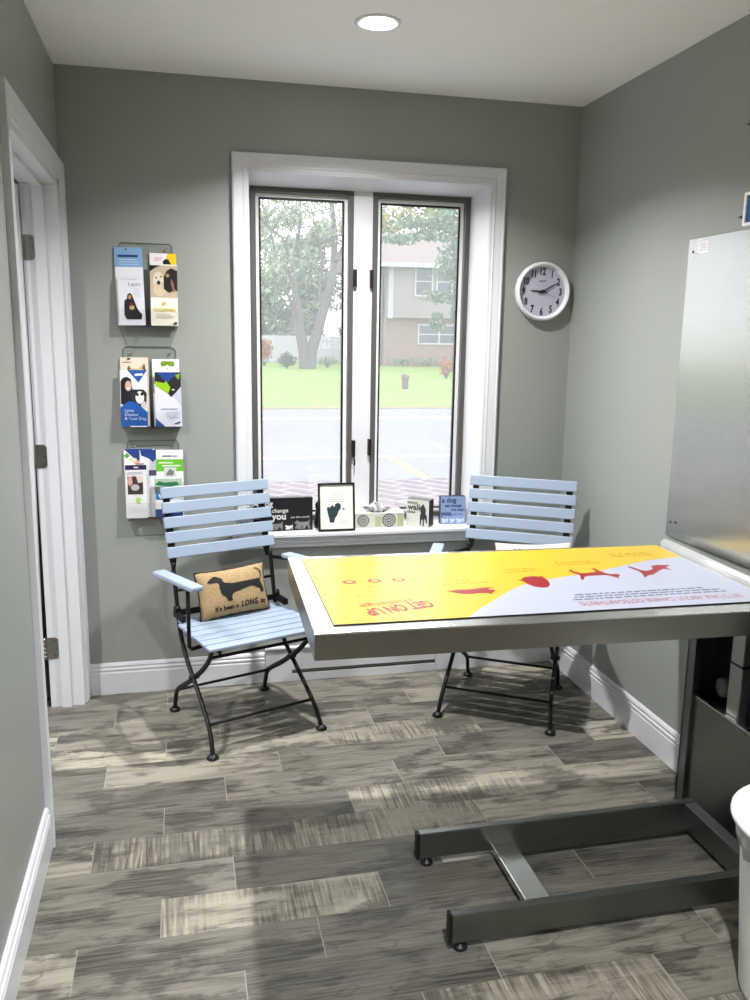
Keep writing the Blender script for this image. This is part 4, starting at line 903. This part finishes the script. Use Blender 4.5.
# rack 1
brochure('pale blue headed white brochure standing behind the "Lepto" one in the top rack', xl + 0.002, 1.515, TY - 0.006, 0.104, 0.292, BWH,
    [('p', rc(0, 1, 0.75, 1), SKYB), ('p', rc(0.12, 0.84, 0.875, 0.905), (20, 60, 120))] + lines(0.15, 0.9, 0.84, 3, 0.03, (196, 214, 236)), 0.035, -0.018)
brochure('white "Lepto" brochure with a dark seated figure, front left of the top rack', xl + 0.004, 1.515, TY - 0.024, 0.094, 0.185, (226, 226, 236),
    lines(0.08, 0.9, 0.93, 1, 0.03, GREY) + [('t', 'Lepto', 0.020, 0.40, 0.80, (120, 124, 140))] + lines(0.62, 0.95, 0.74, 4, 0.05, (176, 186, 214)) +
    [('p', [(0.22, 0.20), (0.30, 0.12), (0.88, 0.12), (0.92, 0.22), (0.78, 0.30), (0.66, 0.42), (0.58, 0.52), (0.54, 0.62), (0.46, 0.66), (0.36, 0.62), (0.34, 0.54), (0.24, 0.50), (0.22, 0.36)], (26, 26, 32)), ('p', ell(0.45, 0.57, 0.06, 0.045), TANS), ('p', ell(0.52, 0.36, 0.10, 0.05), (196, 160, 130)), ('p', ell(0.50, 0.42, 0.05, 0.04), (120, 60, 40))], 0.05, -0.012)
brochure('yellow and white brochure with a dark dog head, back right of the top rack', xr + 0.000, 1.515, TY - 0.006, 0.100, 0.274, (238, 234, 238),
    [('p', [(0, 0.76), (1, 0.86), (1, 1), (0.68, 1), (0.55, 0.86), (0.0, 0.78)], YEL), ('p', rc(0.68, 1, 0.70, 1), YEL), ('p', rc(0, 1, 0.72, 0.79), YEL), ('p', [(0.48, 0.88), (0.56, 0.92), (0.70, 0.92), (0.82, 0.84), (0.90, 0.78), (0.60, 0.78), (0.60, 0.86)], INK)] + lines(0.15, 0.5, 0.93, 2, 0.03, (200, 120, 140)), 0.03, 0.008)
brochure('cream "together" brochure with two dogs, front right of the top rack', xr + 0.002, 1.515, TY - 0.024, 0.102, 0.232, (236, 232, 218),
    [('p', rc(0, 1, 0.46, 0.98), (196, 178, 156)), ('p', [(0.0, 0.98), (0.0, 0.88), (0.2, 0.94), (0.4, 0.98)], INK), ('p', ell(0.30, 0.72, 0.20, 0.16), (226, 212, 190)), ('p', ell(0.34, 0.60, 0.24, 0.12), (214, 196, 168)), ('p', ell(0.31, 0.70, 0.06, 0.035), INK), ('p', ell(0.22, 0.78, 0.03, 0.015), INK), ('p', ell(0.40, 0.80, 0.03, 0.015), INK),
     ('p', [(0.50, 0.80), (0.62, 0.90), (0.78, 0.94), (1, 0.90), (1, 0.56), (0.90, 0.60), (0.70, 0.54), (0.50, 0.60), (0.54, 0.72)], (36, 28, 30)), ('p', ell(0.64, 0.82, 0.07, 0.03), (170, 130, 100)), ('p', [(0.76, 0.78), (0.86, 0.70), (0.90, 0.56), (0.84, 0.56), (0.76, 0.68)], (140, 96, 100)),
     ('t', 'BE', 0.020, 0.50, 0.335, (224, 196, 96), 'CENTER'), ('t', 'TOGETHER', 0.0165, 0.50, 0.24, (226, 196, 90), 'CENTER', 0.0005)] + lines(0.18, 0.85, 0.19, 3, 0.03, (176, 168, 152)) + [('p', [(0.78, 0.03), (0.92, 0.07), (0.96, 0.05), (0.94, 0.02)], INK)], 0.045, 0.006)
# rack 2
brochure('beige brochure with a cat face, back left of the middle rack', xl + 0.004, 1.122, TY - 0.006, 0.106, 0.270, CRM,
    [('p', [(0.22, 0.78), (0.30, 0.90), (0.42, 0.84), (0.62, 0.84), (0.86, 0.92), (0.92, 0.72), (0.7, 0.6), (0.3, 0.6)], (206, 184, 150)), ('p', [(0.76, 0.84), (0.86, 0.92), (0.92, 0.80)], (120, 80, 60)), ('p', [(0.22, 0.80), (0.28, 0.88), (0.38, 0.84)], (110, 76, 60)), ('p', rc(0.08, 0.40, 0.925, 0.935), (120, 90, 90)), ('p', rc(0.25, 0.36, 0.965, 0.99), INK)], 0.03, 0.0)
brochure('blue and white "Lyme Disease & Your Dog" brochure, front left of the middle rack', xl - 0.002, 1.122, TY - 0.024, 0.102, 0.222, (228, 230, 236),
    [('p', [(0.28, 1), (1, 1), (0.68, 0.78)], ROYAL), ('p', [(0.55, 0.895), (0.85, 0.905), (0.85, 0.945), (0.55, 0.935)], BWH),
     ('p', [(0.02, 0.40), (0.02, 0.80), (0.10, 0.86), (0.26, 0.88), (0.40, 0.84), (0.44, 0.70), (0.42, 0.56), (0.52, 0.46), (0.40, 0.36)], (20, 22, 30)), ('p', ell(0.30, 0.72, 0.12, 0.09), (214, 176, 156)), ('p', ell(0.30, 0.68, 0.06, 0.015), BWH),
     ('p', [(0.38, 0.58), (0.46, 0.66), (0.86, 0.66), (0.98, 0.60), (0.96, 0.40), (0.86, 0.34), (0.44, 0.40)], (46, 40, 40)), ('p', ell(0.72, 0.52, 0.16, 0.11), (236, 234, 232)), ('p', ell(0.63, 0.57, 0.05, 0.03), INK), ('p', ell(0.80, 0.58, 0.06, 0.03), INK), ('p', ell(0.86, 0.38, 0.10, 0.08), (206, 190, 186)),
     ('p', [(0, 0), (1, 0), (1, 0.26), (0.62, 0.42), (0.32, 0.46), (0.08, 0.38), (0, 0.34)], ROYAL),
     ('t', 'Lyme', 0.0165, 0.14, 0.265, (214, 226, 246)), ('t', 'Disease', 0.0165, 0.14, 0.195, (214, 226, 246)), ('t', '& Your Dog', 0.0165, 0.14, 0.125, (214, 226, 246)), ('p', rc(0.35, 0.95, 0.0, 0.018), BWH)], 0.045, 0.01)
brochure('white brochure with green goggles, back right of the middle rack', xr + 0.001, 1.122, TY - 0.006, 0.104, 0.264, (232, 236, 240),
    [('p', [(0.30, 0.93), (0.36, 0.97), (0.78, 0.97), (0.84, 0.93), (0.80, 0.89), (0.62, 0.90), (0.57, 0.92), (0.50, 0.90), (0.36, 0.89)], (116, 150, 40)), ('p', ell(0.57, 0.86, 0.02, 0.01), INK), ('p', rc(0.18, 0.36, 0.775, 0.79), (60, 90, 150)), ('p', rc(0.02, 0.14, 0.50, 0.74), (90, 60, 50))], 0.03, -0.006)
brochure('white brochure with blue and lime triangles, front right of the middle rack', xr + 0.006, 1.122, TY - 0.024, 0.102, 0.214, (218, 218, 234),
    [('p', [(0.04, 1), (1, 1), (1, 0.72), (0.62, 0.54), (0.30, 0.72), (0.0, 0.80)], (36, 34, 34)), ('p', [(0.10, 1), (0.90, 1), (0.48, 0.80)], (30, 68, 140)), ('p', [(0.02, 0.84), (0.38, 0.80), (0.44, 0.84), (0.60, 0.72), (0.50, 0.60), (0.34, 0.66), (0.05, 0.75)], (150, 196, 28)), ('p', [(0.78, 0.94), (0.98, 0.98), (0.92, 0.86)], (130, 170, 40)), ('p', ell(0.70, 0.68, 0.05, 0.012), BWH),
     ('p', [(1, 0.74), (0.72, 0.58), (1, 0.38)], (198, 198, 220)), ('p', [(0, 0), (0.36, 0), (0, 0.16)], (34, 70, 140)), ('p', [(0.70, 0.055), (0.92, 0.095), (0.95, 0.07), (0.74, 0.04)], (40, 60, 80))] + lines(0.20, 0.9, 0.32, 1, 0.04, (140, 140, 160), 0.014) + lines(0.40, 0.95, 0.26, 4, 0.035, (176, 178, 200)), 0.045, -0.006)
# rack 3
brochure('white leaflet with a navy triangle, back left of the lowest rack', xl + 0.008, 0.754, TY - 0.006, 0.116, 0.278, (232, 232, 232),
    [('p', [(0, 1), (1, 1), (0.62, 0.84), (0.48, 0.80), (0.20, 0.93)], (34, 62, 130)), ('p', [(0, 0.90), (0.10, 0.94), (0.2, 0.90), (0.1, 0.86)], (90, 150, 70)), ('p', ell(0.52, 0.80, 0.20, 0.03), (220, 170, 150)), ('p', ell(0.3, 0.84, 0.14, 0.03), (210, 224, 170)), ('p', rc(0.38, 0.66, 0.77, 0.785), (150, 40, 40))], 0.03)
brochure('white leaflet with a dark photograph under a navy band, front left of the lowest rack', xl - 0.006, 0.754, TY - 0.026, 0.082, 0.215, (222, 222, 226),
    [('p', rc(0, 1, 0.91, 1), (34, 30, 70)), ('p', rc(0.40, 0.62, 0.945, 0.965), BWH), ('p', rc(0.10, 0.82, 0.45, 0.79), (60, 52, 50)), ('p', [(0.14, 0.79), (0.3, 0.79), (0.34, 0.66), (0.2, 0.6), (0.1, 0.66)], (200, 160, 150)), ('p', [(0.5, 0.79), (0.82, 0.79), (0.82, 0.68), (0.6, 0.66)], (214, 196, 180)), ('p', ell(0.45, 0.58, 0.2, 0.06), (180, 180, 180)), ('p', ell(0.58, 0.34, 0.13, 0.06), (170, 206, 120))] + lines(0.08, 0.9, 0.86, 2, 0.03, (150, 148, 180)) + lines(0.12, 0.85, 0.22, 3, 0.05, (200, 204, 200)), 0.045, 0.004)
brochure('white brochure with a navy pointed header, behind the middle of the lowest rack', 0.300, 0.754, TY - 0.0075, 0.098, 0.272, (226, 228, 234),
    [('p', [(0.02, 1), (1, 1), (0.96, 0.92), (0.52, 0.85), (0.06, 0.92)], (28, 56, 124)), ('p', [(0.1, 0.96), (0.9, 0.96), (0.52, 0.82)], (36, 66, 138)), ('p', rc(0.35, 0.85, 0.62, 0.70), (70, 70, 96))] + lines(0.35, 0.85, 0.82, 5, 0.03, (160, 166, 190)), 0.032)
brochure('white folder with a green band, back right of the lowest rack', xr + 0.002, 0.754, TY - 0.013, 0.106, 0.272, (238, 238, 240),
    [('p', rc(0, 1, 0.68, 0.86), (104, 186, 44)), ('p', rc(0.10, 0.62, 0.80, 0.82), (222, 240, 206)), ('p', rc(0.22, 0.90, 0.755, 0.775), (222, 240, 206)), ('p', rc(0.22, 0.56, 0.90, 0.92), (120, 124, 130)), ('p', rc(0.58, 0.80, 0.90, 0.92), (170, 174, 180)), ('p', rc(0.28, 0.74, 0.60, 0.74), (206, 208, 206)), ('p', [(0.36, 0.62), (0.62, 0.62), (0.66, 0.68), (0.5, 0.72), (0.38, 0.66)], (110, 116, 110))], 0.034, 0.006)
brochure('grey and blue "Vet" brochure, front right of the lowest rack', xr - 0.004, 0.754, TY - 0.030, 0.108, 0.158, (188, 196, 200),
    [('p', rc(0, 1, 0.80, 1), (170, 190, 170)), ('p', [(0, 0.84), (0.16, 0.94), (0.34, 0.90), (0.8, 0.92), (0.9, 0.84), (0.6, 0.80)], (40, 110, 70)), ('p', rc(0, 1, 0.62, 0.80), (86, 98, 92)), ('p', rc(0.04, 0.62, 0.46, 0.64), (34, 110, 176)), ('t', 'Vet', 0.024, 0.14, 0.49, (236, 240, 246), 'LEFT', 0.001), ('p', rc(0, 1, 0.20, 0.46), (222, 224, 224)), ('p', ell(0.42, 0.29, 0.16, 0.07), (196, 150, 90)), ('p', rc(0, 1, 0, 0.22), (24, 56, 116))] + lines(0.34, 0.95, 0.12, 1, 0.04, (180, 196, 224), 0.03), 0.045, 0.0)

# ------------------------------------------------------------ things on the window sill
SZ = 0.6705
RUN = [(0.0, 0.55), (0.05, 0.72), (0.13, 0.80), (0.18, 0.92), (0.22, 0.80), (0.30, 0.70), (0.60, 0.68), (0.82, 0.72), (0.96, 0.92), (1.0, 0.90), (0.92, 0.62), (0.88, 0.44), (0.96, 0.20), (0.94, 0.0), (0.88, 0.0), (0.86, 0.20), (0.76, 0.36), (0.66, 0.10), (0.60, 0.0), (0.55, 0.04), (0.62, 0.36), (0.42, 0.36), (0.34, 0.16), (0.36, 0.0), (0.29, 0.0), (0.26, 0.20), (0.22, 0.36), (0.12, 0.18), (0.06, 0.10), (0.04, 0.16), (0.16, 0.44), (0.12, 0.56)]
def sign_box(label, x, y, rz, w_, h_, d_, m_front, m_side, deco):
    t = thing('box_sign', label, 'sign', (x, y, SZ), (0, 0, rz))
    bm = bmesh.new(); add_box(bm, -w_ / 2, w_ / 2, 0, d_, 0, h_, mi=0)
    for f_ in bm.faces:
        f_.normal_update()
        if f_.normal.y < -0.5: f_.material_index = 1
    obj('block', bm, [m_side, m_front], t)
    deco(t, w_, h_); return t
def deco_black(t, w_, h_):
    bm = bmesh.new()
    add_text(bm, 'A dog', 0.034, -0.122, 0.108, -0.0006, bold=0.0008); add_text(bm, 'can change', 0.024, -0.085, 0.080, -0.0006, bold=0.0006, spacing=1.05)
    add_text(bm, 'the way', 0.016, -0.122, 0.052, -0.0006); add_text(bm, 'you', 0.040, -0.042, 0.050, -0.0006, bold=0.0015); add_text(bm, 'see the world', 0.0145, 0.036, 0.053, -0.0006)
    obj('lettering', bm, cmat(214, 214, 210), t)
    bm = bmesh.new()
    for (x0, x1, h2) in ((-0.125, -0.070, 0.034), (-0.062, 0.005, 0.040), (0.052, 0.122, 0.046)): add_flat(bm, [(x1 - (x1 - x0) * a, 0.004 + b * h2) for a, b in RUN][::-1] if False else [(x0 + (x1 - x0) * a, 0.004 + b * h2) for a, b in RUN], -0.0006)
    bmesh.ops.triangulate(bm, faces=bm.faces[:]); obj('dog_print', bm, cmat(128, 128, 126), t)
    bm = bmesh.new(); add_flat(bm, [(0.012 + 0.034 * a, 0.004 + b * 0.024) for a, b in RUN], -0.0006); bmesh.ops.triangulate(bm, faces=bm.faces[:]); obj('small_dog_print', bm, cmat(226, 226, 222), t)
sign_box('black box sign about a dog on the sill, left of the framed picture', 0.822, 0.004, 0.03, 0.262, 0.142, 0.036, mat('sign_black', rgb(16, 17, 20), 0.5), m_blackpl, deco_black)
def deco_blue(t, w_, h_):
    bm = bmesh.new()
    add_text(bm, 'a dog', 0.030, -0.052, 0.098, -0.0006, bold=0.0007); add_text(bm, 'can change', 0.0175, -0.038, 0.078, -0.0006, bold=0.0004); add_text(bm, 'the way', 0.0175, -0.008, 0.059, -0.0006, bold=0.0004); add_text(bm, 'you', 0.030, -0.053, 0.038, -0.0006, bold=0.0010); add_text(bm, 'see the world', 0.0095, -0.012, 0.041, -0.0006)
    obj('lettering', bm, cmat(44, 56, 96), t)
    bm = bmesh.new()
    for (x0, x1) in ((-0.052, -0.020), (-0.014, 0.010), (0.014, 0.052)): add_flat(bm, [(x0 + (x1 - x0) * a, 0.004 + b * 0.026) for a, b in RUN], -0.0006)
    bmesh.ops.triangulate(bm, faces=bm.faces[:]); obj('dog_print', bm, cmat(206, 222, 244), t)
sign_box('small blue box sign about a dog on the sill beside the right chair', 1.585, 0.020, -0.06, 0.112, 0.124, 0.036, mat('sign_blue', rgb(140, 160, 202), 0.5), mat('sign_navy_edge', rgb(28, 34, 58), 0.6), deco_blue)
def deco_walk(t, w_, h_):
    bm = bmesh.new()
    add_text(bm, 'always', 0.018, -0.048, 0.100, -0.0006, bold=0.0003); add_text(bm, 'walk', 0.036, -0.046, 0.074, -0.0006, bold=0.001); add_text(bm, 'close', 0.018, -0.048, 0.058, -0.0006, bold=0.0004)
    obj('lettering', bm, cmat(54, 52, 50), t)
    bm = bmesh.new()
    add_flat(bm, [(0.026, 0.104), (0.034, 0.090), (0.040, 0.076), (0.038, 0.060), (0.045, 0.050), (0.043, 0.036), (0.046, 0.018), (0.042, 0.016), (0.036, 0.036), (0.032, 0.034), (0.031, 0.004), (0.025, 0.004), (0.026, 0.034), (0.020, 0.032), (0.018, 0.008), (0.012, 0.008), (0.014, 0.036), (0.012, 0.052), (0.016, 0.060), (0.012, 0.074), (0.016, 0.090)], -0.0006)
    bmesh.ops.triangulate(bm, faces=bm.faces[:]); obj('dog_print', bm, cmat(50, 48, 48), t)
sign_box('cream "walk" box sign with a dark dog on the sill, right of the tissue box', 1.414, -0.006, -0.66, 0.106, 0.119, 0.056, mat('sign_cream', rgb(200, 200, 192), 0.6), m_blackpl, deco_walk)
# framed picture
t = thing('picture_frame', 'black framed picture with a dark green brush drawing leaning on the sill', 'picture frame', (1.050, -0.036, SZ + 0.001), (-0.14, 0, 0))
bm = bmesh.new(); frame_ring(bm, -0.079, 0.079, 0, 0.205, 0.0085, -0.012, 0); obj('frame', bm, m_blackpl, t, bevel=0.001)
bm = bmesh.new(); add_box(bm, -0.071, 0.071, -0.006, -0.001, 0.008, 0.197); obj('mount_card', bm, cmat(232, 230, 220), t)
bm = bmesh.new()
for i in range(5): add_box(bm, -0.028 + 0.003 * (i % 2), 0.040 - 0.006 * (i % 3), -0.0064, -0.006, 0.160 - i * 0.009, 0.1625 - i * 0.009)
for i in range(3): add_box(bm, 0.012, 0.050 - 0.006 * i, -0.0064, -0.006, 0.040 - i * 0.006, 0.0415 - i * 0.006)
obj('fine_print', bm, cmat(176, 182, 180), t)
bm = bmesh.new(); add_flat(bm, [(-0.030, 0.036), (-0.012, 0.036), (-0.008, 0.054), (0.002, 0.066), (0.008, 0.084), (0.018, 0.096), (0.018, 0.112), (0.008, 0.120), (-0.004, 0.116), (-0.010, 0.102), (-0.016, 0.110), (-0.026, 0.106), (-0.028, 0.098), (-0.034, 0.104), (-0.042, 0.100), (-0.040, 0.084), (-0.036, 0.066), (-0.032, 0.052)], -0.0067)
add_flat(bm, [(0.022, 0.100), (0.036, 0.092), (0.030, 0.088)], -0.0067); bmesh.ops.triangulate(bm, faces=bm.faces[:]); obj('brush_drawing', bm, cmat(38, 58, 60), t)
bm = bmesh.new(); add_box(bm, -0.02, 0.02, 0.0, 0.004, 0.02, 0.15); add_box(bm, -0.015, 0.015, 0.002, 0.0045, 0.0, 0.13, M=Matrix.Rotation(-0.22, 4, 'X')); obj('easel_back', bm, m_blackpl, t)
# dark figurine between
bm = bmesh.new(); add_lathe(bm, [(0.0, 0), (0.022, 0.0), (0.024, 0.02), (0.018, 0.045), (0.020, 0.06), (0.014, 0.075), (0.019, 0.088), (0.020, 0.102), (0.012, 0.114), (0, 0.116)], 20)
add_tube(bm, [(0.010, -0.01, 0.098), (0.022, -0.02, 0.092)], [0.009, 0.006], 8)
o = obj('figurine', bm, m_blackpl); o.location = (0.990, 0.052, SZ); tag(o, 'small black figurine tucked behind the black framed picture', 'figurine')
# tissue box
t = thing('tissue_box', 'patterned green and grey tissue box with white tissues on the sill', 'tissue box', (1.247, 0.000, SZ), (0, 0, -0.03))
bm = bmesh.new(); w2 = 0.108
add_box(bm, -w2, w2, 0, 0.110, 0, 0.064)
def disc(cx, cz, r, k, mi): add_flat(bm, [(x, z) for x, z in ell(cx, cz, r, r, 28)], -0.0004 * k, mi=mi)
add_flat(bm, rc(-w2, w2, 0, 0.064), -0.0003, mi=1)
for (cx, r) in ((-0.074, 0.026), (0.040, 0.030)):
    for k, (f_, mi) in enumerate(((1, 2), (0.82, 3), (0.70, 2), (0.48, 3), (0.36, 2), (0.18, 3))): disc(cx, 0.032, r * f_, k + 2, mi)
    for j in range(14):
        a = j * 2 * PI / 14; add_flat(bm, ell(cx + r * 0.59 * math.cos(a), 0.032 + r * 0.59 * math.sin(a), 0.0022, 0.0022, 8), -0.0034, mi=3)
add_flat(bm, rc(-0.022, 0.006, 0.004, 0.050), -0.001, mi=4); add_flat(bm, rc(0.078, 0.104, 0.006, 0.060), -0.001, mi=4)
obj('carton', bm, [cmat(206, 204, 192), cmat(196, 196, 184), cmat(74, 76, 78), cmat(190, 190, 182), cmat(168, 172, 132)], t)
bm = bmesh.new(); add_lathe(bm, [(0.0, 0.0), (0.03, 0.0), (0.034, 0.0012), (0, 0.0012)], 24, 0, 0, M=Matrix.Translation((-0.005, 0.03, 0.0638)) @ Matrix.Diagonal((1.0, 0.5, 1, 1))); obj('opening', bm, cmat(60, 62, 66), t)
bm = bmesh.new(); r_ = random.Random(11)
n_, m_ = 22, 12; g = {}
for i in range(n_ + 1):
    for j in range(m_ + 1):
        u = i / n_ - 0.5; v = j / m_
        wd = 0.035 + 0.030 * math.sin(PI * min(1, v * 1.1)) ; fold = 0.014 * math.sin(u * 19 + v * 3) + 0.008 * math.sin(u * 43 + 2)
        g[i, j] = bm.verts.new((-0.012 + u * 2 * wd + 0.006 * math.sin(v * 7), 0.034 + fold * (0.3 + v), 0.062 + 0.045 * math.sin(v * PI * 0.62) * (0.75 + 0.25 * math.cos(u * 9)) + 0.004 * math.sin(u * 25)))
for i in range(n_):
    for j in range(m_): bm.faces.new((g[i, j], g[i + 1, j], g[i + 1, j + 1], g[i, j + 1]))
o = obj('tissue', bm, mat('tissue_paper', rgb(240, 240, 244), 0.9), t, smooth=True); s_ = o.modifiers.new('thickness', 'SOLIDIFY'); s_.thickness = 0.001

# ------------------------------------------------------------ waste bin
t = thing('waste_bin', 'white plastic waste bin at the right edge of the picture', 'bin', (1.757, -2.049, 0))
bm = bmesh.new(); add_lathe(bm, [(0.0, 0.0), (0.108, 0.0), (0.114, 0.006), (0.118, 0.02), (0.150, 0.425), (0.154, 0.432), (0.148, 0.436), (0.142, 0.42), (0.108, 0.03), (0.0, 0.02)], 56); obj('bin_body', bm, m_white, t)
bm = bmesh.new(); seg = 72; rings = []
for (r0, z0, wv_) in ((0.150, 0.375, 0.004), (0.156, 0.40, 0.004), (0.160, 0.428, 0.001), (0.158, 0.440, 0.0), (0.144, 0.440, 0.0), (0.136, 0.38, 0.003), (0.128, 0.27, 0.004)):
    rings.append([bm.verts.new(((r0 + wv_ * math.sin(k * 1.9)) * math.cos(2 * PI * k / seg), (r0 + wv_ * math.sin(k * 1.9)) * math.sin(2 * PI * k / seg), z0 + (0.016 * math.sin(k * 0.5) if z0 < 0.38 and r0 > 0.145 else 0))) for k in range(seg)])
for i in range(len(rings) - 1):
    for k in range(seg): bm.faces.new((rings[i][k], rings[i][(k + 1) % seg], rings[i + 1][(k + 1) % seg], rings[i + 1][k]))
o = obj('bin_liner', bm, mat('bin_liner_film', rgb(186, 186, 190), 0.25), t, smooth=True); s_ = o.modifiers.new('thickness', 'SOLIDIFY'); s_.thickness = 0.0008
bm = bmesh.new(); add_lathe(bm, [(0.155, 0.441), (0.168, 0.434), (0.172, 0.440), (0.171, 0.450), (0.164, 0.457), (0.130, 0.464), (0.06, 0.474), (0.003, 0.478)], 64); fixn(bm)
obj('lid', bm, m_white, t)
